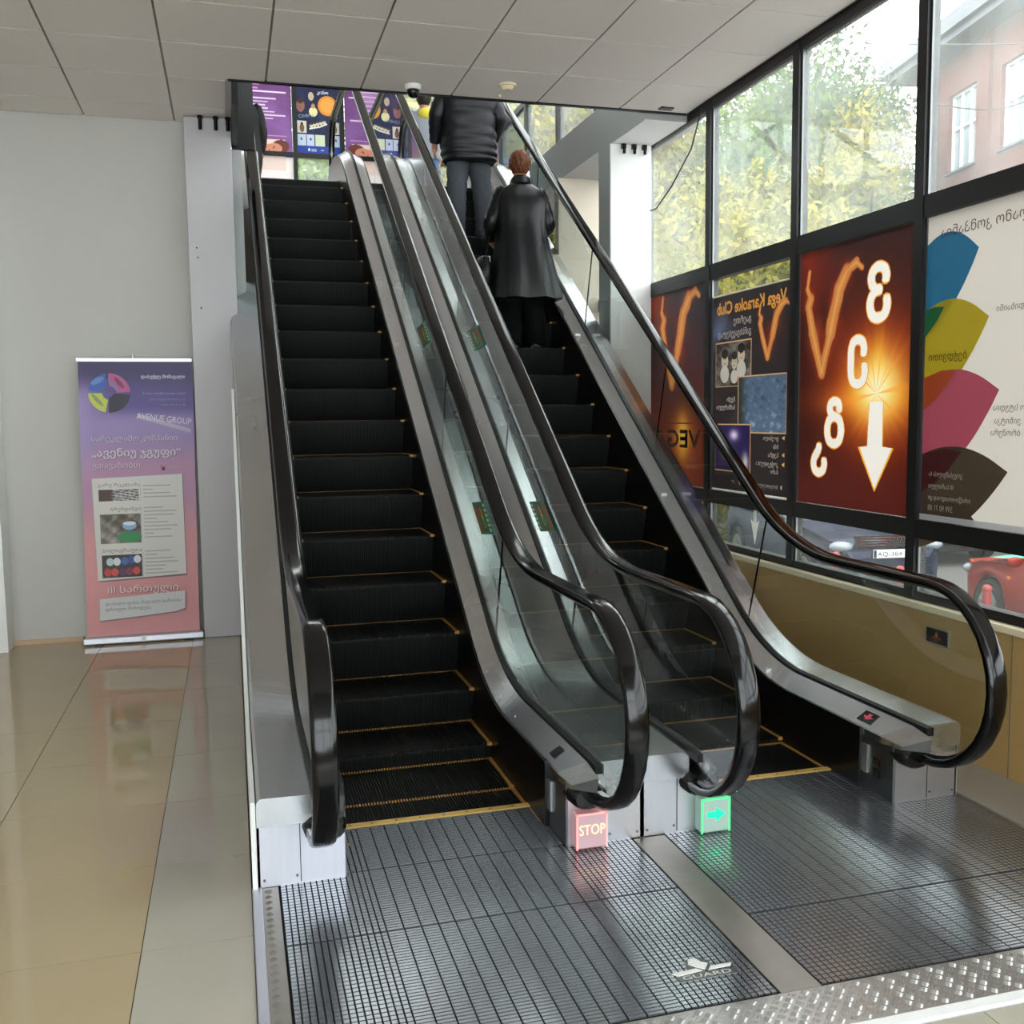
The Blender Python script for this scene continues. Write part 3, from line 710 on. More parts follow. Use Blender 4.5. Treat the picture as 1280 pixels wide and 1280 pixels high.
checker('checker_plate', .047, .103, 1.5, 3.525, 'narrow strip of chequer plate along the left edge of the landing', 'dusty_metal')
checker('checker_plate', 1.468, 1.600, 2.42, 3.52, 'worn metal strip running between the two landing plates', 'dusty_metal', pat=False)
checker('checker_plate', .105, 3.2, 2.235, 2.418, 'bright chequer plate strip across the front edge of both landings')
MB().box(.013, .046, 1.5, 3.53, -.01, .009, .003).build('edge_strip', 'steel_panel', label='plain aluminium edge strip between floor tiles and the landing', cat='edge strip')
MB().box(.105, 3.2, 2.19, 2.234, -.011, .008, .003).build('edge_strip', 'column_white', label='white edging strip in front of the chequer plate', cat='edge strip')
sc = MB()
# ================================================================== PRINTS
def mixc(a, b, t): return a + (b - a) * t[..., None]
def rgb(h): h = h.lstrip('#'); return np.array([int(h[i:i + 2], 16) / 255 for i in (0, 2, 4)])
def ss(a, b, x): t = np.clip((x - a) / (b - a), 0, 1); return t * t * (3 - 2 * t)
def seg(A, B, p, q, asp):
    ax, ay, bx, by = p[0], p[1] * asp, q[0], q[1] * asp; px, py = A, B * asp; dx, dy = bx - ax, by - ay
    t = np.clip(((px - ax) * dx + (py - ay) * dy) / (dx * dx + dy * dy), 0, 1); return np.hypot(px - ax - t * dx, py - ay - t * dy), t
def flame_v(C, A, B, x0, y0, sx, sy, asp):
    """burning V drawn over colours C; A measured as seen from inside"""
    n = vnoise(A, B, 18, 26, 3)
    def P(x, y): return (x0 + x * sx, y0 + y * sy)
    L = [P(.04, 1.0), P(.0, .84), P(.07, .74), P(.03, .66), P(.12, .40), P(.30, 0)]; Rr = [P(.30, 0), P(.46, .38), P(.60, .78), P(.74, .93), P(.90, .99), P(1.0, .93)]
    d = 9 + 0 * A; wl = (.45, .6, 1.0, .9, 1.0); wr = (1.0, 1.35, 1.3, .8, .45)
    for pts, wds in ((L, wl), (Rr, wr)):
        for a, b, wd in zip(pts[:-1], pts[1:], wds):
            q, t = seg(A, B, a, b, asp); d = np.minimum(d, q / wd)
    halo = np.exp(-(((A - x0 - sx * .42) / (sx * .32)) ** 2 + ((B - y0 - sy * .5) / (sy * .34)) ** 2))
    C = mixc(C, rgb('#8a2612'), np.clip(halo * (.38 + .5 * n), 0, .8)); C = mixc(C, rgb('#b4401c'), np.exp(-(d / (sx * .09)) ** 2) * np.clip(.5 + .6 * n, 0, 1))
    C = mixc(C, rgb('#cc7c3c'), ss(sx * .085, sx * .05, d + n * sx * .014)); C = mixc(C, rgb('#e0a660'), ss(sx * .035, sx * .0, d + n * sx * .01) * .8); return C
def win_art(i, z0=1.118, z1=2.628, m=.0, x=WX - .004):
    y1, y0 = MY[i] - .037, MY[i + 1] + .037
    return Art((x, y0 + m, z0), (0, 1, 0), (0, 0, 1), (-1, 0, 0)), y1 - y0 - 2 * m, z1 - z0
VIN = 'print_vinyl'
# poster A (farthest)
a, Wd, Hd = win_art(1)
def fA(U, V):
    A = 1 - U; C = mixc(rgb('#3a2226') + 0 * A[..., None], rgb('#7a2a14'), ss(.75, .1, V) * .9); C = mixc(C, rgb('#2c2a34'), ss(.6, 1, V) * .8)
    C = mixc(C, rgb('#9a3c22'), np.exp(-((A - .15) / .2) ** 2) * ss(.65, 1, V) * .8)
    C = mixc(C, rgb('#ef9a2c'), np.exp(-((A - .62) / .16) ** 2 - ((V - .25) / .12) ** 2)); C = mixc(C, rgb('#fbd060'), np.exp(-((A - .62) / .07) ** 2 - ((V - .25) / .1) ** 2) * .7)
    return flame_v(C, A, V, .25, .52, .62, .46, Hd / Wd)
a.grid(0, 0, Wd, Hd, 60, 80, fA); a.text('VEGA', Wd * .10, Hd * .195, Hd * .09, '#16100e', wd=Wd * .76, bold=.006); a.rect(Wd * .2, Hd * .315, Wd * .8, Hd * .32, '#6a1c10')
a.text('ცეცხლი', Wd * .16, Hd * .13, .025, '#8c6a58'); a.text('CITY CLUB', Wd * .16, Hd * .09, .028, '#a47a60')
a.build_flat('window_poster', Wd, Hd, .005, label='dark red poster with a burning V and the word VEGA, beside the white column', cat='poster')
# poster B
a, Wd, Hd = win_art(2, 1.13, 2.50)
def fB(U, V):
    A = 1 - U; C = rgb('#2b2526') + 0 * A[..., None]; n = vnoise(A, V, 9, 12, 8)
    C = mixc(C, rgb('#5b6482'), np.exp(-((A - .1) / .2) ** 2 - ((V - .8) / .12) ** 2) * np.clip(.6 + n, 0, 1)); C = mixc(C, rgb('#8a5234'), np.clip(n * .7, 0, .6) * ss(.45, .2, A) * ss(.55, .35, V))
    return flame_v(C, A, V, .62, .66, .34, .25, Hd / Wd)
a.grid(0, 0, Wd, Hd, 60, 90, fB); u = lambda A: Wd * (1 - A)
a.text('Vega Karaoke Club', u(.93), Hd * .905, .085, '#d6913c', wd=Wd * .86, bold=.003)
a.text('გაერთე', u(.52), Hd * .845, .045, '#b9aca6'); a.text('განსხვავებულად', u(.52), Hd * .785, .045, '#b9aca6', wd=Wd * .44)
def photo(A0, A1, V0, V1, kind, seed):
    a.rect(u(A1) - .008, Hd * V0 - .008, u(A0) + .008, Hd * V1 + .008, '#cfa06a')
    def f(U, V):
        n = vnoise(U, V, 9, 9, seed); n2 = vnoise(U, V, 17, 17, seed + 1)
        if kind == 'bw': C = mixc(rgb('#2a2725') + 0 * U[..., None], rgb('#8f8880'), np.clip(.35 + .5 * n, 0, 1))
        elif kind == 'blue': C = mixc(rgb('#3a4c66') + 0 * U[..., None], rgb('#a9c0cf'), np.clip(.2 + .6 * n * n2 + .5 * ss(.6, 0, V) * np.abs(n2), 0, 1)); C = mixc(C, rgb('#2b2c22'), ss(.75, 1, U) * .8)
        else: C = mixc(rgb('#241c4c') + 0 * U[..., None], rgb('#e6cce8'), np.exp(-((U - .45) / .13) ** 2 - ((V - .78) / .12) ** 2)); C = mixc(C, rgb('#b08a60'), np.exp(-((U - .75) / .12) ** 2 - ((V - .4) / .2) ** 2) * .7); C = mixc(C, rgb('#cdbdb8'), np.exp(-((U - .12) / .09) ** 2 - ((V - .2) / .2) ** 2))
        return C
    a.grid(u(A1), Hd * V0, u(A0), Hd * V1, 24, 24, f)
photo(.06, .52, .535, .755, 'bw', 5)
for (A, V, r) in ((.18, .68, .05), (.31, .665, .04), (.40, .70, .05)):
    a.ell(u(A), Hd * V - .02, r * 1.0, r * 1.15, '#b9a892'); a.ell(u(A), Hd * V + .028, r, r * .7, '#2a2420'); a.ell(u(A), Hd * (V - .085), r * 1.3, r * 1.2, '#bdb4aa')
    a.ell(u(A) - .013, Hd * V - .01, .005, .004, '#1c1512'); a.ell(u(A) + .013, Hd * V - .01, .005, .004, '#1c1512'); a.ell(u(A), Hd * V - .04, .01, .004, '#5c2f26')
photo(.37, .94, .30, .575, 'blue', 9); photo(.06, .52, .10, .335, 'stage', 12)
a.ell(u(.2), Hd * .17, .012, .012, '#f4f0e8')
a.text('ჩვენი', u(.32), Hd * .455, .03, '#cbbfb6'); a.text('სამზარეულო', u(.32), Hd * .415, .032, '#cbbfb6', wd=Wd * .25)
for A, v, t in ((.86, .265, 'ცოცხალი'), (.86, .225, 'ხმა'), (.86, .185, 'სუფრა'), (.86, .14, 'კოქტეილების'), (.86, .105, 'ბარი')): a.text(t, u(A), Hd * v, .028, '#b5a89c')
for v in (.265, .185, .14): a.poly([(u(.93), Hd * v + .03), (u(.90), Hd * v + .015), (u(.93), Hd * v)], '#e0a860')
a.text('მარჯანიშვილის 7', u(.86), Hd * .035, .024, '#9c9188'); a.ell(u(.90), Hd * .043, .008, .014, '#c0b4a4'); a.line([(u(.40), Hd * .03), (u(.38), Hd * .06)], .008, '#c0b4a4'); a.text('577', u(.33), Hd * .035, .024, '#9c9188')
o = a.build_flat('window_poster', Wd, Hd, .0042, label='dark poster with photographs headed Vega Karaoke Club in mirrored letters', cat='poster')
y1, y0 = MY[2] - .037, MY[3] + .037
a = Art((WX - .0035, y0, 1.118), (0, 1, 0), (0, 0, 1), (-1, 0, 0)); a.rect(0, 0, y1 - y0, .02, '#dcd6d0'); a.rect(0, 1.378, y1 - y0, 1.39, '#d6cfb0'); a.build('paper_border', VIN, o)
# poster C
a, Wd, Hd = win_art(3)
def fC(U, V):
    A = 1 - U; r = np.hypot((A - .72) * .62, V - .45); n = vnoise(A, V, 10, 14, 2)
    C = rgb('#34120e') + 0 * A[..., None]; C = mixc(C, rgb('#8e2a10'), np.exp(-(r / .30) ** 2)); C = mixc(C, rgb('#5a1a12'), ss(.35, .0, V) * .9)
    C = mixc(C, rgb('#d8501a'), np.exp(-(r / .19) ** 2)); st = np.exp(-((V - .41) / .06) ** 2) * np.exp(-((A - .7) / .42) ** 2); C = mixc(C, rgb('#f07a1c'), st * .95)
    C = mixc(C, rgb('#f2a024'), np.exp(-((A - .73) / .055) ** 2) * np.exp(-((V - .5) / .13) ** 2)); C = mixc(C, rgb('#ffd23c'), np.exp(-(r / .135) ** 2)); C = mixc(C, rgb('#fff6c8'), np.exp(-(r / .085) ** 2))
    an = np.arctan2(V - .43, A - .72); C = mixc(C, rgb('#ff9a2c'), np.clip(np.sin(an * 17) * np.sin(an * 7 + 1), 0, 1) * np.exp(-(r / .16) ** 2) * .7)
    C = mixc(C, rgb('#a33018'), np.exp(-((A - .05) / .25) ** 2) * ss(.65, 1, V) * .8 * np.clip(.8 + .5 * n, 0, 1)); C = mixc(C, rgb('#c05a3a'), np.exp(-((A - .16) / .06) ** 2 - ((V - .66) / .06) ** 2) * .8)
    return flame_v(C, A, V, .08, .52, .50, .40, Hd / Wd)
a.grid(0, 0, Wd, Hd, 90, 120, fC); u = lambda A: Wd * (1 - A)
for t, A, v, h in (('ვ', .72, .69, .20), ('ე', .56, .46, .18), ('გ', .36, .235, .18), ('ა', .22, .12, .115)):
    vs, fs = text_mesh(t); hh = vs[:, 1].max() - vs[:, 1].min(); sc_ = h * Hd / hh
    for (c, bd) in (('#f0a020', .021), ('#f7efe6', .0135)):
        a.text(t, u(A), Hd * v - vs[:, 1].min() * sc_, sc_ * .72, c, 'C', bold=bd)
for c, g in (('#f4b030', .018), ('#f8efe8', 0)):
    a.poly([(u(.72), Hd * .085 - g), (u(.59) + g, Hd * .235), (u(.655) + g * .3, Hd * .24), (u(.665) + g * .3, Hd * .40), (u(.775) - g * .3, Hd * .40), (u(.775) - g * .3, Hd * .24), (u(.85) - g, Hd * .235)], c)
a.build_flat('window_poster', Wd, Hd, .0034, label='fiery red poster with large white letters and a white arrow pointing down', cat='poster')
# poster D
a, Wd, Hd = win_art(4)
a.rect(0, 0, Wd, Hd, '#cfc6bd'); u = lambda A: Wd * (1 - A)
# leaves, as seen from inside: bay runs from A=0 (left mullion) to the right; metric coordinates from the mullion
def leaf(v, L, h, col, v2=None):
    # pointed leaf, root beyond the left mullion, tip up-right
    tip = (L, v); pts = []
    for i in range(15): t = i / 14; pts.append((L * t, v + .10 * (1 - t) * (0) + h * .32 * math.sin(math.pi * (t * .62 + .38)) - 0.0 + (-.06 * (1 - t))))
    for i in range(1, 15): t = 1 - i / 14; pts.append((L * t, v - h * (1 - t) ** .62))
    return [(Wd - x, y) for x, y in pts]
from mathutils import geometry as _g
def lf(vt, L, h): # vt tip height; h depth at mullion
    top = [(0, vt + .06), (L * .25, vt + .10), (L * .5, vt + .105), (L * .75, vt + .07), (L, vt)]
    bot = [(L, vt), (L * .88, vt - h * .20), (L * .70, vt - h * .45), (L * .48, vt - h * .68), (L * .25, vt - h * .87), (0, vt - h)]
    q = [tuple(p) for c in (top, bot) for p in catmull(c, 5)]; return [(Wd - x, y) for x, y in q]
def catmull(P, n):
    P = [np.array(p, float) for p in P]; P = [2 * P[0] - P[1]] + P + [2 * P[-1] - P[-2]]; out = []
    for i in range(1, len(P) - 2):
        for k in range(n):
            t = k / n; a, b, c, d = P[i - 1:i + 3]; out.append(.5 * ((2 * b) + (c - a) * t + (2 * a - 5 * b + 4 * c - d) * t * t + (3 * b - a - 3 * c + d) * t ** 3))
    out.append(P[-2]); return out
def green(L, vt, h, vt2, L2):
    pass
a.poly(lf(1.31, .37, .40), '#2c80ae'); a.poly(lf(.985, .45, .44), '#ccb828'); a.poly([(Wd, .91), (Wd - .05, .955), (Wd - .10, 1.0), (Wd - .145, 1.06), (Wd - .07, 1.065), (Wd, 1.05)], '#1f7a48')
a.poly(lf(.645, .53, .50), '#c95f76'); a.poly([(Wd, .545), (Wd - .09, .60), (Wd - .16, .66), (Wd - .24, .745), (Wd - .14, .75), (Wd, .715)], '#d25a2e')
a.poly(lf(.27, .60, .42), '#57493a'); a.poly([(Wd, .13), (Wd - .1, .18), (Wd - .2, .25), (Wd - .30, .355), (Wd - .17, .365), (Wd, .33)], '#5c2228')
a.poly([(Wd, .0), (Wd, .12), (Wd - .3, .12), (Wd - .43, .0)], '#57493a')
a.text('სარეკლამო კომპანია', Wd - .11, 1.395, .048, '#5c4c42', 'R', wd=.80)
a.text('ბეჭდვითი', Wd - .045, .80, .038, '#5a4c20', 'R', wd=.27)
a.text('გოგებაშვილის 4ა', Wd - .07, .225, .024, '#d6c9ba', 'R', wd=.24); a.text('III სართული', Wd - .07, .165, .024, '#d6c9ba', 'R', wd=.18)
a.text('info@avenuegroup.ge', Wd - .07, .108, .026, '#d6c9ba', 'R', wd=.30); a.text('599 90 71 88', Wd - .07, .052, .03, '#d6c9ba', 'R', wd=.18)
for v, x, t in ((1.0, .50, 'დიზაინი'), (.55, .50, 'ფოტო სტუდია'), (.49, .51, 'ვიზიტკა'), (.435, .49, 'ბროშურა')): a.text(t, Wd - x, v, .028, '#6a5c52', 'R')
a.rect(0, 0, Wd, .03, '#d9dadf')
a.build('window_poster', VIN, label='pale poster with blue, yellow, pink and brown leaf shapes at the right edge', cat='poster')
# further (plain) posters on the near windows, out of the photograph
for i in (5,):
    a, Wd, Hd = win_art(i); a.rect(0, 0, Wd, Hd, '#cfc6bd'); a.build('window_poster', VIN, label='plain pale poster on the nearer window, outside the photograph', cat='poster')
# arrow on the lower pane of window 3
a = Art((WX - .003, 6.02, .76), (0, 1, 0), (0, 0, 1), (-1, 0, 0)); a.poly([(.0, .02), (.055, .19), (.02, .17), (.02, .27), (-.02, .27), (-.02, .17), (-.055, .19)], '#d8d4cc'); a.build('arrow_sticker', VIN, label='pale arrow sticker pointing down on the low pane under the karaoke poster', cat='sticker')
# posters upstairs on the end wall
def up_art(x0, x1, z0, z1): return Art((x0, 14.02, z0), (1, 0, 0), (0, 0, 1), (0, -1, 0)), x1 - x0, z1 - z0
a, Wd, Hd = up_art(.02, .94, 4.75, 6.6)
def fU(U, V): n = vnoise(U, V, 6, 8, 4); return mixc(rgb('#643468') + 0 * U[..., None], rgb('#8f64a6'), ss(.9, .25, V) * np.clip(.8 + .3 * n, 0, 1))
a.grid(0, .42, Wd, Hd, 20, 30, fU); a.V = Vector((0, 0, .95)); a.rect(0, 0, Wd, .42, '#efe2e2'); a.rect(.0, .24, .83, .66, '#e8cfc8')
a.grid(.2, .44, .60, .68, 16, 12, lambda U, V: mixc(rgb('#e6c6b8') + 0 * U[..., None], rgb('#a8503c'), np.clip(.4 + .7 * vnoise(U, V, 7, 7, 6), 0, 1) * ss(0, .3, U)))
a.ell(.76, .56, .12, .095, '#6c3226', rot=.3); a.ell(.66, .52, .13, .085, '#d08a70', rot=.25); a.ell(.62, .47, .06, .03, '#e8b8a4'); a.ell(.68, .55, .025, .008, '#5a2a20', rot=.9); a.ell(.61, .50, .02, .007, '#5a2a20', rot=.9); a.ell(.60, .45, .022, .009, '#b04a44')
for i, (x, wd) in enumerate(((.42, .3), (.42, .2), (.42, .16), (.42, .2), (.42, .28), (.42, .42), (.42, .26))): a.rect(x, 1.20 - i * .045, x + wd, 1.218 - i * .045, '#dcc6dc')
a.rect(.40, 1.29, .86, 1.31, '#e6d6e6')
for i, wd in enumerate((.2, .2, .15, .45)): a.rect(.40, .82 - i * .04, .40 + wd, .833 - i * .04, '#c48ab8')
for i in range(3): a.rect(.25, 1.45 - i * .06, .25 + .3 - i * .03, 1.475 - i * .06, '#d38ac0')
a.text('სპა', .3, 1.6, .06, '#f2e8f2'); a.ell(.1, 1.35, .08, .12, '#e4dce0')
a.build_flat('upstairs_poster', Wd, Hd, .007, label='purple upstairs poster with white text over a picture of a lying face', cat='poster')
a, Wd, Hd = up_art(1.00, 1.68, 5.22, 6.9); a.V *= .62; a.U *= .62; Wd = 1.097; Hd = 2.2
a.grid(0, 0, Wd, Hd, 16, 24, lambda U, V: mixc(rgb('#141a3a') + 0 * U[..., None], rgb('#20284c'), np.clip(vnoise(U, V, 7, 7, 1), 0, 1)))
a.rect(0, 0, Wd, .16, '#1c3c96'); a.rect(.02, .16, .2, .40, '#b8c4da'); a.rect(.22, .16, .38, .40, '#b4c0d8'); a.rect(.4, .16, .6, .40, '#c4ccae'); a.ell(.1, .30, .02, .03, '#3a4466'); a.ell(.3, .30, .02, .03, '#3a4466')
a.ell(.78 - .1, 1.02, .21, .21, '#d2862e'); a.ell(.68, 1.02, .16, .16, '#dc9a44'); a.rect(.02, .43, .22, .68, '#c9c3bc'); a.ell(.12, .53, .05, .09, '#6e5030'); a.ell(.12, .62, .03, .03, '#3a2a1c')
a.ell(.37, .88, .09, .10, '#dcd49c'); a.ell(.37, 1.0, .04, .05, '#b08866'); a.ell(.10, 1.0, .09, .14, '#8c5c54'); a.ell(.10, 1.1, .07, .06, '#3c2620'); a.ell(.33, 1.2, .06, .09, '#b8a890')
for i in range(5): a.ell(.32 + i * .07, .58 + i * .022, .035, .04, '#c8c0a8'); a.ell(.32 + i * .07, .62 + i * .022, .02, .025, '#4a3428')
a.line([(.28, .52), (.5, .57), (.66, .64)], .03, '#d8d4c8'); a.text('CINEMA', .06, .74, .07, '#7f95b0', wd=.34, rot=.1); a.text('კინო', .46, 1.26, .07, '#e2e2ea'); a.ell(.26, .08, .02, .035, '#e8eef8'); a.rect(.31, .085, .42, .10, '#c8d4ea'); a.rect(.31, .05, .42, .06, '#c8d4ea'); a.text('info', .5, .06, .04, '#e8eef8')
a.build_flat('upstairs_poster', Wd, Hd, .007, label='navy upstairs poster with an orange disc and small pictures', cat='poster')
def purple(x0, x1, z0, z1, seed, label):
    a, Wd, Hd = up_art(x0, x1, z0, z1)
    def f(U, V):
        n = vnoise(U, V, 6, 9, seed); C = mixc(rgb('#8a5a94') + 0 * U[..., None], rgb('#b48cb4'), np.clip(.4 + .5 * n, 0, 1)); C = mixc(C, rgb('#4c4a8c'), np.exp(-((V - .45) / .09) ** 2 - ((U - .6) / .3) ** 2) * .8)
        C = mixc(C, rgb('#c08a80'), ss(.32, .12, V) * .9); return mixc(C, rgb('#6a2f52'), ss(.8, 1, V) * .9)
    a.grid(0, 0, Wd, Hd, 20, 36, f)
    for i in range(9): a.rect(Wd * .15, Hd * (.82 - i * .035), Wd * (.6 + .25 * ((i * 7) % 3) / 3), Hd * (.832 - i * .035), '#d8c0d8')
    a.ell(Wd * .6, Hd * .17, Wd * .22, Hd * .05, '#9c5038'); a.ell(Wd * .4, Hd * .14, Wd * .16, Hd * .04, '#d8a894'); a.rect(0, 0, Wd, Hd * .06, '#e8dede')
    a.build('upstairs_poster', VIN, label=label, cat='poster')
purple(1.72, 2.41, 4.9, 6.6, 4, 'mauve upstairs poster with reclining face, seen through the glass between the escalators')
# ---- roll-up banner
Bn = empty('roll_up_banner', (-.67, 7.93, 0), 'purple and pink roll-up advertising banner standing by the back wall', 'banner')
MB().box(-1.11, -.255, 7.87, 7.99, .006, .062, .01).build('base_case', 'steel_panel', Bn)
MB().cyl((-1.113, 7.93, .034), .03, .006, 0, 12).cyl((-.258, 7.93, .034), .03, .006, 0, 12).build('end_cap', 'black_plastic', Bn)
MB().box(-.70, -.67, 7.866, 7.87, .012, .058).build('clip', 'white_plastic', Bn)
for x in (-1.0, -.36): MB().box(x - .03, x + .03, 7.84, 8.02, 0, .007).build('foot', 'black_plastic', Bn)
MB().tube([(-.68, 7.985, .05), (-.68, 7.985, 2.17)], .008).build('support_pole', 'steel_soft', Bn)
MB().box(-1.065, -.262, 7.935, 7.96, 2.105, 2.128).build('top_rail', 'steel_soft', Bn)
Wb, Hb = .80, 2.05
o_ = Vector((-1.085, 7.925, .06)); V_ = Vector((.028 / 2.05, .02 / 2.05, 1))
a = Art(o_, (1, 0, 0), V_, (0, -1, 0))
def fBn(U, V):
    C = rgb('#dc9a9c') + 0 * U[..., None]; C = mixc(C, rgb('#b98aae'), ss(.3, .55, V)); C = mixc(C, rgb('#9a84bc'), ss(.6, .74, V)); C = mixc(C, rgb('#5a4a92'), ss(.78, .84, V) * ss(.0, .35, U)); C = mixc(C, rgb('#3a3062'), ss(.86, .97, V)); C = mixc(C, rgb('#a898cc'), ss(.12, .0, U) * ss(.98, .75, V) * ss(.5, .7, V) * .6); return C
a.grid(0, 0, Wb, Hb, 16, 60, fBn); V = lambda y: Hb * (1 - y)   # y = fraction from the top
def frag(pts, c): a.poly([(p[0] * Wb, V(p[1])) for p in pts], c)
def rg(cx_, cy_, r0, r1, t0, t1, c, c2):
    n = 10; pts = [(cx_ + r1 * math.cos(t0 + (t1 - t0) * i / n), cy_ + r1 * math.sin(t0 + (t1 - t0) * i / n)) for i in range(n + 1)] + [(cx_ + r0 * math.cos(t1 + (t0 - t1) * i / n), cy_ + r0 * math.sin(t1 + (t0 - t1) * i / n)) for i in range(n + 1)]
    a.poly(pts, c)
cxb, cyb = .225 * Wb + .03, V(.115)
R_ = .145
rg(cxb, cyb, .05, R_, 1.75, 3.0, '#3a5fb4', 0); rg(cxb, cyb, .05, R_, .05, 1.6, '#b9568e', 0); rg(cxb, cyb, .05, R_, 3.15, 4.5, '#c6cf52', 0); rg(cxb, cyb, .03, R_, 4.65, 6.2, '#241c34', 0)
a.ell(cxb + .07, cyb + .075, .05, .015, '#7c2c5e', rot=-.9); a.ell(cxb + .03, cyb + .055, .06, .012, '#8a70a8', rot=-.9); a.ell(cxb - .085, cyb - .05, .06, .014, '#8c9a6c', rot=-.85); a.ell(cxb - .08, cyb + .09, .05, .02, '#6088d0', rot=.5)
a.text('დაბეჭდე მომავალი', .93 * Wb, V(.062), .024, '#c9c3da', 'R', wd=.31, bold=.001)
a.text('E-mail: info@avenuegroup.ge', .93 * Wb, V(.120), .015, '#a49cc4', 'R', wd=.30); a.text('მის: გოგებაშვილის ქ. 4ა', .93 * Wb, V(.142), .015, '#958cb8', 'R', wd=.25); a.text('მობ: 599 90 71 88', .93 * Wb, V(.162), .014, '#958cb8', 'R', wd=.17)
a.poly([(.50 * Wb, V(.205)), (.97 * Wb, V(.262)), (.97 * Wb, V(.247)), (.5 * Wb, V(.19))], '#b9aecd'); a.text('AVENUE GROUP', .49 * Wb, V(.208), .048, '#e2dde8', wd=.39, rot=-.13)
a.text('სარეკლამო კომპანიი', .10 * Wb, V(.29), .04, '#5c4c74', wd=.6); a.text('სარეკლამო კომპანიი', .097 * Wb, V(.288), .04, '#d6cadc', wd=.6)
a.text('„ავენიუ ჯგუფი“', .10 * Wb, V(.345), .055, '#6c5478', wd=.62, bold=.003); a.text('„ავენიუ ჯგუფი“', .097 * Wb, V(.343), .055, '#ddd0dc', wd=.62, bold=.0015)
a.text('გთავაზობთ', .10 * Wb, V(.388), .042, '#6c5478', wd=.33, bold=.001); a.text('გთავაზობთ', .097 * Wb, V(.386), .042, '#dccbd8', wd=.33)
a.rect(.70 * Wb, V(.398), .73 * Wb, V(.385), '#3a1c34'); a.rect(.69 * Wb, V(.388), .71 * Wb, V(.378), '#c05a80'); a.text('AVENUE', .76 * Wb, V(.39), .014, '#c8a8c0')
frag([(.115, .80), (.90, .79), (.885, .415), (.085, .425)], '#8a6a76'); frag([(.11, .795), (.895, .783), (.88, .412), (.085, .422)], '#dcd9d6')
def pic(x0, y0, x1, y1, f): a.grid(x0 * Wb, V(y1), x1 * Wb, V(y0), 18, 12, f)
a.text('გარე რეკლამა', .50 * Wb, V(.452), .024, '#6c6864', 'R', wd=.29)
pic(.14, .463, .49, .505, lambda U, V_: mixc(rgb('#4a2c24') + 0 * U[..., None], rgb('#d8d8da'), ss(.3, .4, U) * (np.sin((V_ * 3 + U * 2) * 9) > .1)))
a.text('ბრენდინგი', .50 * Wb, V(.541), .026, '#6c6864', 'R', wd=.21)
pic(.145, .553, .50, .66, lambda U, V_: mixc(rgb('#4c4034') + 0 * U[..., None], rgb('#b8b4ac'), np.clip(.4 + .7 * vnoise(U, V_, 9, 9, 7), 0, 1)))
a.ell(.40 * Wb, V(.638), .085, .042, '#2a8c50'); a.ell(.40 * Wb, V(.597), .05, .03, '#8cb4dc'); a.ell(.40 * Wb, V(.588), .045, .015, '#e2ecf2')
a.text('პოლიგრაფია', .50 * Wb, V(.692), .026, '#6c6864', 'R', wd=.28)
pic(.15, .702, .50, .785, lambda U, V_: rgb('#2c1c1c') + 0 * U[..., None])
for k, (x, y, c) in enumerate(((.22, .727, '#c9d2dc'), (.28, .727, '#dfe6ea'), (.35, .725, '#4668b0'), (.41, .722, '#3a58a4'), (.46, .72, '#dfe2ea'), (.20, .765, '#c83c40'), (.26, .765, '#d8484a'), (.33, .765, '#5c2c50'), (.39, .763, '#7c3450'), (.45, .762, '#d0453c'))): a.ell(x * Wb, V(y), .026, .03, c)
for y0, n in ((.450, 4), (.530, 9), (.69, 7)):
    a.rect(.505 * Wb, V(y0 + n * .0145), .508 * Wb, V(y0 - .01), '#aaa6a4')
    for i in range(n): a.rect(.53 * Wb, V(y0 + i * .0135 + .004), (.53 + .08 + .22 * abs(math.sin(i * 2.3 + n))) * Wb, V(y0 + i * .0135), '#b2aeac')
a.text('III სართული', .20 * Wb, V(.843), .05, '#9c5c6c', wd=.50, bold=.002); a.text('III სართული', .195 * Wb, V(.841), .05, '#ecd2d4', wd=.50, bold=.0015)
frag([(.12, .945), (.50, .935), (.80, .925), (.88, .915), (.885, .85), (.125, .865)], '#a27880'); frag([(.115, .94), (.50, .93), (.80, .92), (.875, .91), (.88, .845), (.12, .86)], '#cfd0d2')
a.text('დაბალი ფასი, მაღალი ხარისხი', .17 * Wb, V(.885), .024, '#6a7078', wd=.54); a.text('დროული მიწოდება', .17 * Wb, V(.906), .024, '#6a7078', wd=.32)
a.build('printed_sheet', 'print_flat', Bn)
MB().prism([(-1.085, .06), (-.285, .06), (-.257, 2.11), (-1.057, 2.11)], 1, 7.945, 7.948).build('backing_sheet', 'white_plastic', Bn)

# ---- small wall and ceiling things
s = empty('wall_sign', (3.335, 4.11, .558), 'small black framed plate with an orange arrow on the olive parapet', 'sign')
MB().box(3.328, 3.34, 4.02, 4.19, .515, .60, .003).build('frame', 'dusty_metal', s); MB().box(3.326, 3.33, 4.03, 4.18, .523, .592).build('face', 'black_plastic', s)
a = Art((3.325, 4.18, .523), (0, -1, 0), (0, 0, 1), (-1, 0, 0)); a.poly([(.06, .035), (.075, .058), (.09, .035), (.08, .035), (.08, .028), (.11, .028), (.11, .024), (.04, .024), (.04, .028), (.07, .028), (.07, .035)], '#d0703c'); a.rect(.05, .012, .1, .016, '#7a4a2c'); a.build('marking', 'print_flat', s)
s = empty('dome_camera', (1.27, 6.87, CEIL), 'small dark dome security camera on the ceiling edge above the escalators', 'camera')
MB().cyl((1.27, 6.87, CEIL - .035), .052, .036, 2, 20, .058).build('mount', 'white_plastic', s); MB().sphere((1.27, 6.87, CEIL - .045), .042, .042, .042, 16, 10).build('dome', 'black_plastic', s)
s = empty('smoke_detector', (1.883, 6.70, CEIL), 'round cream smoke detector on the ceiling right of the dome camera', 'smoke detector')
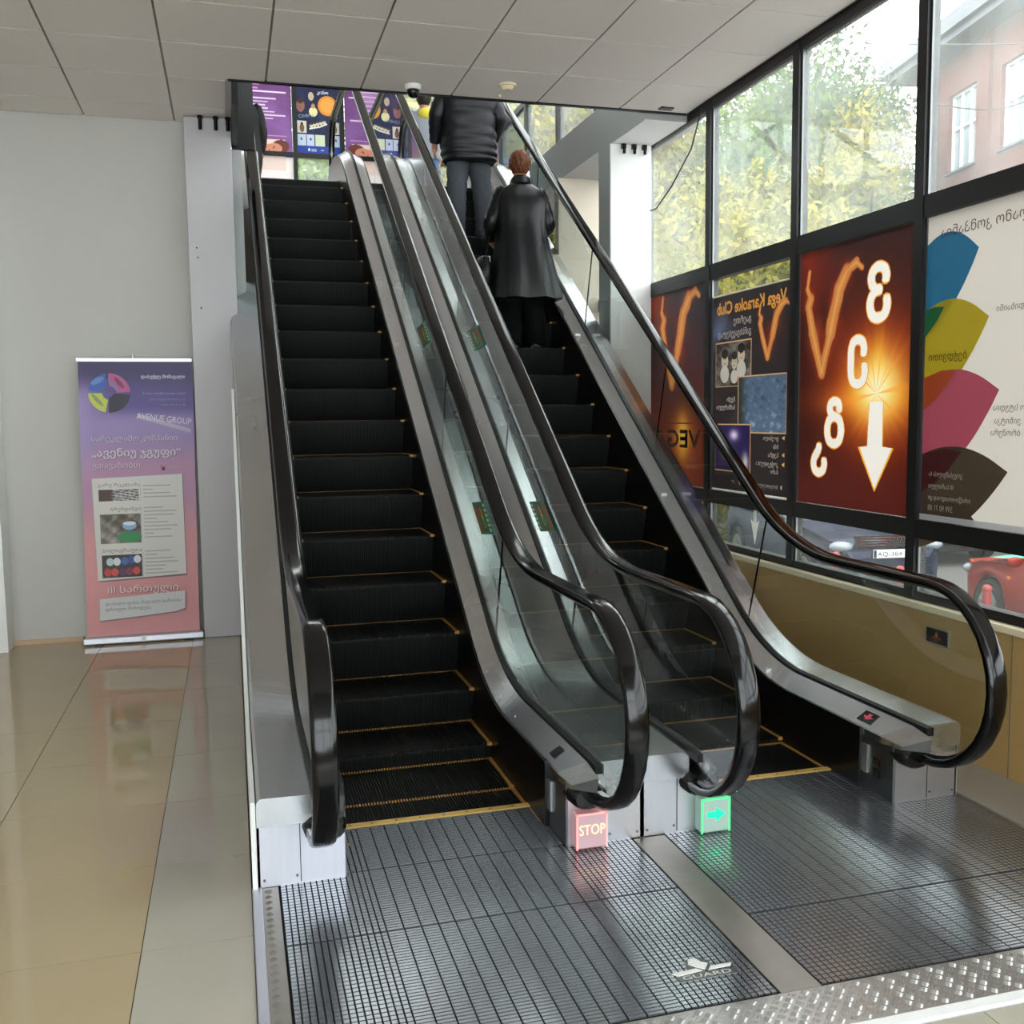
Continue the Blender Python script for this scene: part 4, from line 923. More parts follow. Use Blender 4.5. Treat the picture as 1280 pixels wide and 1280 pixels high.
MB().cyl((1.883, 6.70, CEIL - .018), .058, .019, 2, 20).build('base', 'sill_cream', s); MB().cyl((1.883, 6.70, CEIL - .042), .03, .026, 2, 16, .045).build('sensor', 'sill_cream', s)
MB().cyl((1.89, 6.93, CEIL - .02), .012, .022, 2, 12).build('ceiling_sensor', 'sill_cream', label='tiny cream knob on the ceiling between smoke detector and void edge', cat='sensor')
MB().tube([(3.37, 7.80, 3.33), (3.37, 7.6, 3.32), (3.36, 7.3, 3.42), (3.36, 6.95, 3.62), (3.35, 6.76, 3.86)], .006, 6).build('loose_cable', 'wire_dark', label='thin loose cable hanging in the corner of the farthest window', cat='cable')
MB().box(3.1, 3.2, 6.9, 6.96, CEIL - .012, CEIL).build('ceiling_clip', 'black_plastic', label='small black slot on the ceiling near the white column', cat='vent')
# ================================================================== PEOPLE
def skin_graph(name, V, Eg, Rd, m, parent, sub=2):
    me = bpy.data.meshes.new(name); me.from_pydata(V, Eg, []); o = bpy.data.objects.new(name, me); COL.objects.link(o)
    md = o.modifiers.new('s', 'SKIN'); md.use_smooth_shade = True
    sv = me.skin_vertices[0].data
    for i, r in enumerate(Rd): sv[i].radius = r if isinstance(r, tuple) else (r, r)
    sv[0].use_root = True
    s = o.modifiers.new('u', 'SUBSURF'); s.levels = sub
    bpy.context.view_layer.update(); dg = bpy.context.evaluated_depsgraph_get(); e = o.evaluated_get(dg); m2 = bpy.data.meshes.new_from_object(e)
    bpy.data.objects.remove(o); m2.materials.clear(); m2.materials.append(M[m]); m2.name = name
    for p in m2.polygons: p.use_smooth = True
    return m2
def catmull(P, n):
    P = [np.array(p, float) for p in P]; P = [2 * P[0] - P[1]] + P + [2 * P[-1] - P[-2]]; out = []
    for i in range(1, len(P) - 2):
        for k in range(n):
            t = k / n; a, b, c, d = P[i - 1:i + 3]; out.append(.5 * ((2 * b) + (c - a) * t + (2 * a - 5 * b + 4 * c - d) * t * t + (3 * b - a - 3 * c + d) * t ** 3))
    out.append(P[-2]); return out
def limb(b, pts, n=16, sub=6, quilt=0, qn=8, wr=0, seed=0):
    """pts: (x,y,z,r) -> smooth tapered sleeve / leg with optional quilting or wrinkles"""
    Q = catmull(pts, sub); R = []; N = len(Q); rnd = random.Random(seed)
    for i, q in enumerate(Q):
        p = Vector(q[:3]); d = (Vector(Q[min(i + 1, N - 1)][:3]) - Vector(Q[max(i - 1, 0)][:3])).normalized()
        a = d.cross(Vector((0, 1, 0))).normalized(); c = d.cross(a); r = q[3] * (1 + quilt * (abs(math.sin(math.pi * qn * i / (N - 1))) ** .6 - .5))
        R.append([tuple(p + a * r * math.cos(2 * math.pi * j / n) * (1 + wr * math.sin(i * 1.7 + j * 1.3 + seed)) + c * r * math.sin(2 * math.pi * j / n) * (1 + wr * math.sin(i * 1.1 + j * 2.1))) for j in range(n)])
    return b.rings(R)
def torso(b, secs, n=28, sub=6, quilt=0, qn=7, fold=0, foldn=9, seed=0):
    """secs: (z, cx, cy, rx, ry)"""
    Q = catmull(secs, sub); R = []; N = len(Q)
    for i, (z, cx_, cy_, rx, ry) in enumerate(Q):
        k = 1 + quilt * (abs(math.sin(math.pi * qn * i / (N - 1))) ** .5 - .6); t = 1 - i / (N - 1); ring = []
        for j in range(n):
            an = 2 * math.pi * j / n; f = 1 + fold * t ** 1.3 * math.sin(foldn * an + seed) + fold * .5 * t * math.sin(foldn * 1.7 * an + 2 + seed)
            sx_, sy_ = math.copysign(abs(math.cos(an)) ** .8, math.cos(an)), math.copysign(abs(math.sin(an)) ** .8, math.sin(an))
            ring.append((cx_ + rx * k * f * sx_, cy_ + ry * k * f * sy_, z + fold * .12 * t ** 6 * math.sin(foldn * an + 1)))
        R.append(ring)
    return b.rings(R)
def hand_graph(V, Eg, Rd, iw, w, d, side):
    """palm and five separate fingers hanging from wrist vertex iw at w along direction d"""
    w = Vector(w); d = Vector(d).normalized(); lat = Vector((0, 1, 0)); lat = (lat - d * lat.dot(d)).normalized(); inn = d.cross(lat).normalized() * side
    def av(p, r, par): V.append(tuple(p)); Rd.append(r); Eg.append((par, len(V) - 1)); return len(V) - 1
    palm = av(w + d * .045, (.034, .016), iw); pe = av(w + d * .078, (.036, .014), palm)
    for k, (o, L) in enumerate(((.027, .070), (.009, .078), (-.010, .073), (-.028, .058))):
        a_ = av(w + d * .092 + lat * o, .0095, pe); b_ = av(w + d * (.092 + L * .5) + lat * o * 1.1 + inn * .008, .0085, a_); av(w + d * (.092 + L * .92) + lat * o * 1.1 + inn * .028, .007, b_)
    t = av(w + d * .05 + lat * .036 + inn * .008, .011, palm); t2 = av(w + d * .078 + lat * .052 + inn * .018, .0095, t); av(w + d * .102 + lat * .052 + inn * .028, .008, t2)
def body(par, x, y, z, H, arms, legs, name='body', head_yaw=0, sc=1.0):
    """standing figure facing +Y. arms: per side (shoulder, elbow, wrist) offsets; legs: per side foot offsets"""
    h = H / 1.75
    def P(a, b, c): return (x + a * h, y + b * h, z + c * h)
    V = [P(0, 0, .93), P(0, -.005, 1.10), P(0, -.01, 1.28), P(0, -.005, 1.42), P(0, .01, 1.50), P(0, .02, 1.58), P(0, .02, 1.66), P(0, .015, 1.71)]
    Rd = [(.155 * h, .11 * h), (.135 * h, .095 * h), (.155 * h, .105 * h), (.12 * h, .08 * h), (.052 * h, .054 * h), (.066 * h, .08 * h), (.076 * h, .092 * h), (.055 * h, .065 * h)]
    Eg = [(i, i + 1) for i in range(7)]
    for s in (-1, 1):
        hip, kn, an = P(s * .09, 0, .88), P(s * .095 + legs[s][0] * .5, legs[s][2], .50), P(s * .095 + legs[s][0], legs[s][1], .09)
        i = len(V); V += [hip, kn, an, P(s * .095 + legs[s][0], legs[s][1] + .10, .04)]; Rd += [.088 * h, .056 * h, .038 * h, (.035 * h, .03 * h)]; Eg += [(0, i), (i, i + 1), (i + 1, i + 2), (i + 2, i + 3)]
    for s in (-1, 1):
        sh, el, wr = [P(*q) for q in arms[s]]; i = len(V); V += [sh, el, wr]; Rd += [.055 * h, .042 * h, .027 * h]; Eg += [(3, i), (i, i + 1), (i + 1, i + 2)]
        hand_graph(V, Eg, Rd, i + 2, wr, Vector(wr) - Vector(el), -s)
    me = skin_graph(name, V, Eg, Rd, 'skin', par); off = wloc(par)
    for v in me.vertices: v.co -= off
    o = link_mesh(name, me, par)
    hx, hy, hz = P(0, .02, 1.63)
    b = MB()
    for s in (-1, 1): b.sphere((hx + s * .078 * h, hy - .005, hz - .012 * h), .012 * h, .02 * h, .032 * h, 8, 6)
    b.sphere((hx, hy + .095 * h, hz - .02 * h), .012 * h, .018 * h, .02 * h, 8, 6); b.build('ear_and_nose', 'skin', o)
    e = MB()
    for s in (-1, 1): e.sphere((hx + s * .03 * h, hy + .083 * h, hz + .012 * h), .011 * h, n=8, m=6)
    e.build('eye', 'white_plastic', o)
    e = MB().sphere((hx, hy + .083 * h, hz - .06 * h), .024 * h, .008 * h, .006 * h, 8, 6); e.build('mouth', 'bollard_red', o)
    return P, h, (hx, hy, hz)
def hair(par, c, h, m, l=.03, curly=.05, rz=.115, low=-.55):
    b = MB(); fn = lambda a, bb, cc: (1 + curly * math.sin(11 * math.atan2(bb, a) + 5 * cc) * (1 - abs(cc)) + curly * .6 * math.sin(23 * math.atan2(bb, a) + 9 * cc)) * (1 if not (bb > .35 and cc < .35) else .80)
    b.sphere((c[0], c[1] - .012 * h, c[2] + .022 * h), .094 * h, .112 * h, rz * h, 40, 22, fn)
    n0 = len(b.v); rnd = random.Random(2)
    for k in range(160):   # short tufts
        th = rnd.uniform(0, 2 * math.pi); ph = rnd.uniform(-.5, 1.1)
        d = Vector((math.cos(th) * math.cos(ph), math.sin(th) * math.cos(ph), math.sin(ph)))
        if d.y > .3 and d.z < .35: continue
        p = Vector((c[0] + d.x * .088 * h, c[1] - .012 * h + d.y * .106 * h, c[2] + .022 * h + d.z * rz * .93 * h)); t = Vector((rnd.uniform(-.3, .3), rnd.uniform(-.3, .3), -1)); t = (t - d * t.dot(d)).normalized()
        e = p + t * .035 * h + d * .012 * h; s_ = d.cross(t) * .007 * h; b.add([tuple(p + s_), tuple(p - s_), tuple(p + d * .008 * h), tuple(e)], [(0, 1, 3), (1, 2, 3), (2, 0, 3), (0, 2, 1)], True)
    return b.build('hair', m, par)
def shoes(par, P, h, legs, m='shoe_black'):
    for s in (-1, 1):
        cx_, cy_ = s * .095 + legs[s][0], legs[s][1]; b = MB(); R = []
        for (yy, wx, zt) in ((-.075, .022, .05), (-.06, .036, .10), (-.02, .042, .105), (.04, .044, .08), (.11, .05, .062), (.17, .045, .05), (.205, .025, .035)):
            R.append([P(cx_ + wx * math.cos(t), cy_ + yy, zt * .5 + zt * .5 * math.sin(t)) for t in [2 * math.pi * j / 14 for j in range(14)]])
        b.rings(R); b.box(*(lambda a, c: (a[0], c[0], a[1], c[1], a[2], c[2]))(P(cx_ - .044, cy_ - .075, 0), P(cx_ + .044, cy_ + .16, .022))); b.build('shoe', m, par)
# --- man in the puffer jacket
man = empty('person', (2.32, 9.68, 3.384), 'person from behind in dark quilted puffer jacket and grey trousers, high on the right escalator', 'person')
arms = {-1: ((-.19, 0, 1.40), (-.30, -.02, 1.13), (-.30, .09, .90)), 1: ((.19, 0, 1.40), (.29, -.03, 1.13), (.27, .12, .96))}
legs = {-1: (-.02, .0, .0), 1: (.03, .02, .01)}
P, h, hc = body(man, 2.32, 9.68, 3.384, 1.80, arms, legs)
b = MB()
torso(b, [(P(0, 0, .70)[2], 2.33, 9.675, .245, .185), (P(0, 0, .78)[2], 2.325, 9.675, .268, .19), (P(0, 0, .90)[2], 2.32, 9.675, .27, .185), (P(0, 0, 1.05)[2], 2.32, 9.672, .262, .178), (P(0, 0, 1.25)[2], 2.32, 9.67, .278, .172), (P(0, 0, 1.40)[2], 2.32, 9.67, .25, .14), (P(0, 0, 1.49)[2], 2.32, 9.68, .12, .10), (P(0, 0, 1.54)[2], 2.32, 9.685, .09, .09)], sub=8, quilt=.085, qn=10)
b.build('puffer_jacket', 'puffer_navy', man)
for s in (-1, 1):
    b = MB(); q = arms[s]; limb(b, [(*P(q[0][0] * .9, q[0][1], q[0][2] + .02), .075), (*P(*q[0]), .088), (*P(*[(q[0][i] + q[1][i]) / 2 for i in range(3)]), .083), (*P(*q[1]), .076), (*P(*[(q[1][i] + q[2][i]) / 2 for i in range(3)]), .068), (*P(*q[2]), .052)], quilt=.12, qn=9, sub=7); b.build('sleeve', 'puffer_navy', man)
b = MB()
for s in (-1, 1): limb(b, [(*P(s * .075, 0, .97), .125), (*P(s * .092, -.0, .78), .122), (*P(s * .105 + legs[s][0] * .5, .0, .52), .098), (*P(s * .105 + legs[s][0] * .8, -.015, .30), .086), (*P(s * .10 + legs[s][0], -.01, .12), .078), (*P(s * .10 + legs[s][0], .0, .05), .080)], wr=.06, seed=3, n=20, sub=8)
b.build('trousers', 'trouser_grey', man); shoes(man, P, h, legs); hair(man, hc, h, 'hair_dark')
# --- woman in the leather coat
wom = empty('person', (2.335, 7.96, 2.222), 'person with short auburn hair in long black leather coat on the right escalator', 'person')
arms = {-1: ((-.17, 0, 1.38), (-.27, .02, 1.12), (-.22, .20, 1.02)), 1: ((.17, 0, 1.38), (.26, .0, 1.12), (.22, .19, 1.0))}
legs = {-1: (-.01, .0, .0), 1: (.02, .02, .0)}
X0, Y0_, Z0_ = 2.335, 7.96, 2.222
P, h, hc = body(wom, X0, Y0_, Z0_, 1.57, arms, legs)
b = MB()
torso(b, [(P(0, 0, .44)[2], X0 + .035, Y0_ - .02, .300, .215), (P(0, 0, .60)[2], X0 + .025, Y0_ - .02, .272, .205), (P(0, 0, .85)[2], X0 + .01, Y0_ - .015, .232, .175), (P(0, 0, 1.08)[2], X0, Y0_ - .01, .205, .145), (P(0, 0, 1.28)[2], X0, Y0_ - .015, .212, .135), (P(0, 0, 1.39)[2], X0, Y0_ - .01, .185, .115), (P(0, 0, 1.47)[2], X0, Y0_, .085, .075), (P(0, 0, 1.51)[2], X0, Y0_ + .005, .066, .066)], n=56, sub=8, fold=.045, foldn=9, seed=.7)
b.build('leather_coat', 'leather_black', wom)
b = MB(); R = []
for k, (z, r) in enumerate(((1.455, .085), (1.50, .078), (1.52, .082), (1.50, .092), (1.45, .108))): R.append([P(r * math.cos(t), -.005 + r * .95 * math.sin(t), z - .015 * math.sin(t)) for t in [2 * math.pi * j / 24 for j in range(24)]])
b.rings(R, caps=False); b.build('collar', 'leather_black', wom)
for s in (-1, 1):
    b = MB(); q = arms[s]; limb(b, [(*P(q[0][0] * .82, q[0][1], q[0][2] + .01), .06), (*P(q[0][0], q[0][1], q[0][2] - .02), .074), (*P(*[(q[0][i] + q[1][i]) / 2 for i in range(3)]), .068), (*P(*q[1]), .064), (*P(*[(q[1][i] + q[2][i]) / 2 for i in range(3)]), .056), (*P(*q[2]), .05)], wr=.05, seed=s + 2, sub=7); b.build('sleeve', 'leather_black', wom)
b = MB()
for s in (-1, 1): limb(b, [(*P(s * .07, 0, .93), .11), (*P(s * .085, 0, .70), .098), (*P(s * .092, 0, .48), .092), (*P(s * .097 + legs[s][0], -.01, .25), .09), (*P(s * .10 + legs[s][0], -.01, .08), .088), (*P(s * .10 + legs[s][0], -.01, .04), .088)], wr=.04, seed=5, n=20, sub=8)
b.build('trousers', 'trouser_black', wom); shoes(wom, P, h, legs); hair(wom, hc, h * .98, 'hair_auburn', curly=.06, rz=.12)
bag = empty('shoulder_bag', (X0 - .27, Y0_ + .02, Z0_ + .52), 'black handbag with a metal buckle hanging beside the leather coat', 'bag')
bx_, by_, bz_ = X0 - .30, Y0_ + .10, Z0_ + .50
b = MB(); R = []
for (z, a_, c) in ((0, .06, .12), (.03, .075, .15), (.14, .07, .145), (.22, .05, .13), (.24, .03, .12)): R.append([(bx_ + a_ * math.copysign(abs(math.cos(t)) ** .6, math.cos(t)), by_ + c * math.copysign(abs(math.sin(t)) ** .6, math.sin(t)), bz_ + z) for t in [2 * math.pi * j / 20 for j in range(20)]])
b.rings(R); b.build('pouch', 'leather_black', bag)
MB().tube([(bx_ + .0, by_ - .1, bz_ + .22), (bx_ + .03, by_ - .08, bz_ + .36), (bx_ + .06, by_, bz_ + .43), (bx_ + .03, by_ + .08, bz_ + .36), (bx_, by_ + .1, bz_ + .22)], .008, 8).build('strap', 'leather_black', bag)
MB().tube([(bx_ - .03, by_ - .125, bz_ + .17), (bx_ - .03, by_ - .13, bz_ + .23), (bx_ + .03, by_ - .13, bz_ + .23), (bx_ + .03, by_ - .125, bz_ + .17)], .005, 6).build('buckle', 'chrome', bag)
# --- person in a grey hoodie upstairs
hd = empty('person', (2.58, 13.2, ZU), 'mostly hidden person in grey hooded top and jeans at the top of the escalators', 'person')
arms = {-1: ((-.18, 0, 1.40), (-.24, .0, 1.12), (-.22, .10, .90)), 1: ((.18, 0, 1.40), (.24, 0, 1.12), (.22, .1, .90))}
P, h, hc = body(hd, 2.58, 13.2, ZU, 1.70, arms, legs)
b = MB(); torso(b, [(P(0, 0, .84)[2], 2.58, 13.195, .19, .14), (P(0, 0, .90)[2], 2.58, 13.195, .215, .155), (P(0, 0, 1.1)[2], 2.58, 13.195, .215, .15), (P(0, 0, 1.3)[2], 2.58, 13.195, .22, .14), (P(0, 0, 1.40)[2], 2.58, 13.195, .19, .12), (P(0, 0, 1.5)[2], 2.58, 13.2, .08, .08)], fold=.01); b.build('hooded_top', 'hoodie_grey', hd)
for s in (-1, 1):
    b = MB(); q = arms[s]; limb(b, [(*P(q[0][0] * .85, q[0][1], q[0][2]), .06), (*P(*q[0]), .072), (*P(*q[1]), .06), (*P(*q[2]), .045)], wr=.04); b.build('sleeve', 'hoodie_grey', hd)
MB().sphere(P(0, -.13, 1.42), .10, .05, .07).build('hood', 'yellow_cloth', hd)
b = MB()
for s in (-1, 1): limb(b, [(*P(s * .075, 0, .95), .11), (*P(s * .088, 0, .75), .095), (*P(s * .09, 0, .5), .07), (*P(s * .095, 0, .12), .06), (*P(s * .095, 0, .06), .06)], wr=.03)
b.build('jeans', 'denim', hd); shoes(hd, P, h, legs); hair(hd, hc, h, 'hair_dark')
# --- person in black at the upper left
bk = empty('person', (.30, 13.4, ZU), 'mostly hidden person in black coat behind the left handrail, at the top', 'person')
P, h, hc = body(bk, .30, 13.4, ZU, 1.70, arms, legs)
b = MB(); torso(b, [(P(0, 0, .60)[2], .30, 13.4, .20, .16), (P(0, 0, .80)[2], .30, 13.4, .225, .17), (P(0, 0, 1.1)[2], .30, 13.4, .21, .15), (P(0, 0, 1.3)[2], .30, 13.4, .215, .14), (P(0, 0, 1.42)[2], .30, 13.4, .18, .12), (P(0, 0, 1.5)[2], .30, 13.4, .08, .08)], fold=.01); b.build('coat', 'coat_black', bk)
for s in (-1, 1):
    b = MB(); q = arms[s]; limb(b, [(*P(q[0][0] * .85, q[0][1], q[0][2]), .06), (*P(*q[0]), .072), (*P(*q[1]), .06), (*P(*q[2]), .045)], wr=.04); b.build('sleeve', 'coat_black', bk)
b = MB()
for s in (-1, 1): limb(b, [(*P(s * .075, 0, .95), .11), (*P(s * .088, 0, .75), .095), (*P(s * .09, 0, .5), .07), (*P(s * .095, 0, .12), .06), (*P(s * .095, 0, .06), .06)], wr=.03)
b.build('trousers', 'trouser_black', bk); shoes(bk, P, h, legs); hair(bk, hc, h, 'hair_dark')

# ================================================================== OUTSIDE
GZ = -.85
MB().box(3.50, 3.60, -3.2, 14.2, GZ, .0).box(-4.2, 3.5, 14.1, 14.25, GZ, 4.0).build('wall_outer', 'wall_beige', kind='structure')
MB().box(3.6, 7.75, -40, 60, GZ - .3, GZ + .0).build('pavement', 'pavement', kind='structure')
MB().box(7.75, 90, -60, 120, GZ - .4, GZ - .1).build('street', 'asphalt', kind='structure')
MB().box(-60, 3.59, 14.6, 120, GZ - .4, GZ - .02).build('ground', 'pavement', kind='structure')
for y, t, w_ in ((8.40, 'nearest of the red bollards, in front of the red car wheel', 0), (9.78, 'middle red bollard outside the window', 0), (11.06, 'farthest red bollard, beside the blue car', 0)):
    o = MB().tube([(7.4, y, GZ), (7.4, y, GZ + .68)], .042, 14).build('bollard', 'bollard_red', label=t, cat='bollard', group='red bollards')
    del o['group']; MB().sphere((7.4, y, GZ + .70), .052, .052, .045, 14, 8).build('cap', 'bollard_red', o); MB().cyl((7.4, y, GZ + .57), .046, .025, 2, 14).build('band', 'bollard_red', o)
def car(x, y, yaw, L, W, Hh, paint, label, suv=False, plate='', hatch=True):
    """car with front along local -Y; origin at centre on the ground"""
    R = empty('car', (x, y, GZ - .1), label, 'car'); R.rotation_euler.z = yaw; off = Vector(R.location)
    z0 = .22; belt = .95 if suv else .88; hood = .98 if suv else .88
    def G(b, name, m, par=R):   # geometry given in local coordinates
        b.v = [(v[0] + off.x, v[1] + off.y, v[2] + off.z) for v in b.v]; return b.build(name, m, par)
    fw, rw = -L / 2 + .82, L / 2 - .78; wr = .345 if suv else .32
    St = [(-L / 2, .40, .62, .62, .66), (-L / 2 + .05, .26, .78, .78, .80), (-L / 2 + .25, .22, hood - .12, hood - .12, .90), (-L / 2 + .6, .22, hood - .04, hood - .04, .97), (-L / 2 + 1.1, .22, hood, hood, 1.0), (-L / 2 + 1.35, .22, belt, belt + .06, 1.0),
          (-L / 2 + 1.95, .22, belt + .01, Hh - .08, 1.0), (-L / 2 + 2.5, .22, belt + .02, Hh, 1.0), (L / 2 - 1.0, .22, belt + .04, Hh - .02, 1.0), (L / 2 - .55, .22, belt + .05, Hh - .12, .99), (L / 2 - .2, .24, belt + .05, belt + .3 if hatch else belt + .1, .96), (L / 2 - .03, .28, belt - .08, belt + .0, .90), (L / 2, .42, .7, .72, .78)]
    b = MB(); Rg = []
    # resample stations finely along the length so the wheel arches can be cut
    ysn = [s[0] for s in St]; yy = sorted(set(list(np.linspace(-L / 2, L / 2, 66).round(4)) + ysn))
    for yv in yy:
        zs, zb, zr, k = [float(np.interp(yv, ysn, [s[i] for s in St])) for i in (1, 2, 3, 4)]
        w = W / 2 * k; cab = max(0, min(1, (zr - zb) / .5)); wr_ = w * (1 - .20 * cab); sill = zs
        for c in (fw, rw):
            d = abs(yv - c)
            if d < wr + .05: sill = max(sill, math.sqrt((wr + .05) ** 2 - d * d) + wr - .02)
        half = [(w * .93, sill), (w * .985, sill + .05), (w, max(sill + .08, .55)), (w * .995, max(sill + .1, zb - .12)), (w * .96, max(sill + .12, zb)), (wr_ * 1.0, zb + (zr - zb) * .75 if cab > .05 else max(zb, sill + .13)), (wr_ * .9, zr if zr > sill + .14 else sill + .14), (wr_ * .45, max(zr, sill + .14) + .02)]
        Rg.append([(-a_, yv, c_) for a_, c_ in half] + [(a_, yv, c_) for a_, c_ in half[::-1]])
    b.rings(Rg); G(b, 'body', paint)
    gl = MB()   # side glass, windscreen
    for s in (-1, 1):
        q = []
        for yv in np.linspace(-L / 2 + 1.5, L / 2 - .45, 14):
            zb, zr, k = [float(np.interp(yv, ysn, [t[i] for t in St])) for i in (2, 3, 4)]; w = W / 2 * k; cab = min(1, max(0, (zr - zb) / .5)); wr_ = w * (1 - .2 * cab)
            q.append([(s * (w * .96 + .006), yv, zb + .02), (s * (wr_ + .010), yv, zb + (zr - zb) * .74)])
        gl.rings(q, caps=False, closed=False, smooth=False)
    G(gl, 'side_window', 'car_glass')
    y0, z0_, y1, z1_ = -L / 2 + 1.36, belt + .05, -L / 2 + 1.92, Hh - .10
    G(MB().add([(-W * .44, y0 - .03, z0_ + .01), (W * .44, y0 - .03, z0_ + .01), (W * .37, y1 - .03, z1_ + .02), (-W * .37, y1 - .03, z1_ + .02)], [(0, 1, 2, 3)]), 'windscreen', 'car_glass')
    for s in (-1, 1):
        for c in (fw, rw):
            t = MB(); xo = s * (W / 2 - .11); R2 = []
            for (dx, r) in ((-.10, wr * .62), (-.11, wr * .94), (-.07, wr), (.07, wr), (.11, wr * .94), (.10, wr * .66)): R2.append([(xo + dx * s, c + r * math.cos(a_), wr + r * math.sin(a_)) for a_ in [2 * math.pi * j / 28 for j in range(28)]])
            t.rings(R2, caps=True, smooth=False); wh = G(t, 'wheel', 'tyre')
            rm = MB(); rm.cyl((xo + s * .102 if s > 0 else xo - .106, c, wr), wr * .64, .004, 0, 28)
            for k in range(5):
                a_ = 2 * math.pi * k / 5 + .3; ca, sa = math.cos(a_), math.sin(a_); q = [(.03, -.035), (wr * .6, -.028), (wr * .6, .028), (.03, .035)]
                rm.prism([(c + u * ca - v * sa, wr + u * sa + v * ca) for u, v in q], 0, xo + s * .106, xo + s * .118)
            rm.cyl((xo + s * .104 if s > 0 else xo - .12, c, wr), .05, .016, 0, 14); G(rm, 'alloy_rim', 'alloy', wh)
            ar = MB(); ar.rings([[(xo + s * dx, c + (wr + .05) * math.cos(a_), max(.1, wr - .02 + (wr + .05) * math.sin(a_))) for a_ in [math.pi * j / 16 for j in range(17)]] for dx in (-.25, .08)], caps=False, closed=False); G(ar, 'wheel_arch', 'black_plastic')
    yf = -L / 2
    for s in (-1, 1):
        xx = s * W * .36; G(MB().sphere((xx, yf + .13, hood - .20), .17, .13, .075, 14, 8), 'headlight', 'lamp_glass'); G(MB().sphere((s * W * .33, yf + .05, .42), .06, .03, .045, 10, 6), 'fog_light', 'lamp_glass'); G(MB().sphere((s * W * .38, L / 2 - .06, belt - .1), .1, .06, .12, 10, 6), 'tail_light', 'bollard_red')
        G(MB().sphere((s * (W / 2 + .09), -L / 2 + 1.5, belt + .07), .09, .05, .06, 12, 8), 'wing_mirror', paint)
        G(MB().box(s * W / 2 - .004 if s > 0 else -W / 2 - .016, s * W / 2 + .016 if s > 0 else -W / 2 + .004, fw + .42, fw + .47, .72, .75), 'side_marker', 'amber')
        G(MB().box(s * W / 2 - .002 if s > 0 else -W / 2 - .02, s * W / 2 + .02 if s > 0 else -W / 2 + .002, .05, .22, belt - .14, belt - .115, .004), 'door_handle', 'chrome')
    pz = .20 if suv else 0
    g = MB()
    for k in range(4): g.box(-W * .26, W * .26, yf - .012, yf + .04, .60 + pz + k * .035, .612 + pz + k * .035)
    G(g, 'grille_bar', 'chrome'); G(MB().box(-W * .28, W * .28, yf - .004, yf + .05, .57 + pz, .74 + pz, .004), 'grille', 'black_plastic'); G(MB().box(-W * .36, W * .36, yf - .0, yf + .1, .26, .38, .01), 'bumper_grille', 'black_plastic')
    pl = G(MB().box(-.26, .26, yf - .034, yf - .012, .43 + pz, .545 + pz, .003), 'number_plate', 'white_plastic')
    if plate:
        vs, fs = text_mesh(plate); sx = .385 / vs[:, 0].max(); G(MB().add([(-.205 + p[0] * sx, yf - .0352, .455 + pz + p[1] * .085) for p in vs], fs), 'plate_text', 'black_plastic', pl)
        G(MB().box(-.255, -.215, yf - .0352, yf - .034, .435 + pz, .54 + pz), 'plate_band', 'car_blue', pl)
    return R, G
car(8.98, 13.8, math.radians(-9), 4.4, 1.80, 1.68, 'car_blue', 'dark blue off-road car with a white number plate parked outside the window', True, 'AQ-384-')
car(12.2, 16.1, math.radians(-9), 4.3, 1.75, 1.5, 'car_black', 'black car parked beyond the red car', False)
rc_, G = car(9.08, 8.34, math.radians(168), 3.9, 1.70, 1.5, 'car_red', 'orange-red hatchback car parked nearest the window, its wheel behind a bollard')
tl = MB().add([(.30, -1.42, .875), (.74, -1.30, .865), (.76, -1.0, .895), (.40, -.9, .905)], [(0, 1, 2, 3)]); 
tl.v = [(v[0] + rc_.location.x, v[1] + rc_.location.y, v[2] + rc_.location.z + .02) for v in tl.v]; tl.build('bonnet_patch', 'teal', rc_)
# brick building, facade recedes to the left
B = empty('brick_building', (18.7, 24.0, GZ), 'red brick building with white framed windows and grey eaves across the street', 'building')
fd = Vector((-.186, -.983, 0)).normalized(); nd = Vector((-fd.y * -1, fd.x * -1, 0)); nd = Vector((-.983, .186, 0)).normalized()  # outward normal, towards us
c0 = Vector((18.7, 24.0, 0)); LF = 16.0
def FP(t, n, z): p = c0 + fd * t + nd * n; return (p.x, p.y, z)
def fbox(b, t0, t1, n0, n1, z0, z1): return b.add([FP(t0, n0, z0), FP(t1, n0, z0), FP(t1, n1, z0), FP(t0, n1, z0), FP(t0, n0, z1), FP(t1, n0, z1), FP(t1, n1, z1), FP(t0, n1, z1)], [(3, 2, 1, 0), (4, 5, 6, 7), (0, 1, 5, 4), (1, 2, 6, 5), (2, 3, 7, 6), (3, 0, 4, 7)])
wins = [(1.06, 2.40), (3.48, 4.69), (5.9, 7.2), (8.3, 9.6), (10.8, 12.1)]; rows = [(7.9, 9.87), (4.3, 6.2), (.9, 2.8)]
me_b = MB(); 
tb = [-.45] + [q for w_ in wins for q in w_] + [LF]; zb = [GZ] + [q for r in rows[::-1] for q in r] + [10.85]
for i in range(len(tb) - 1):
    for j in range(len(zb) - 1):
        if i % 2 == 1 and j % 2 == 1: continue
        me_b.add([FP(tb[i], 0, zb[j]), FP(tb[i + 1], 0, zb[j]), FP(tb[i + 1], 0, zb[j + 1]), FP(tb[i], 0, zb[j + 1])], [(0, 1, 2, 3)])
nq = len(me_b.f)
me_b.add([FP(-.45, 0, GZ), FP(-.45, -12, GZ), FP(-.45, -12, 10.85), FP(-.45, 0, 10.85)], [(0, 1, 2, 3)]); 
wo = me_b.build('wall', 'brick_wall_far', B, fix=False); uv = wo.data.uv_layers.new(name='UVMap')
for p in wo.data.polygons:
    for li in p.loop_indices:
        co = wo.data.vertices[wo.data.loops[li].vertex_index].co; q = Vector((co.x, co.y, 0)); uv.data[li].uv = (q.dot(fd) if p.index < nq else q.dot(nd), co.z)
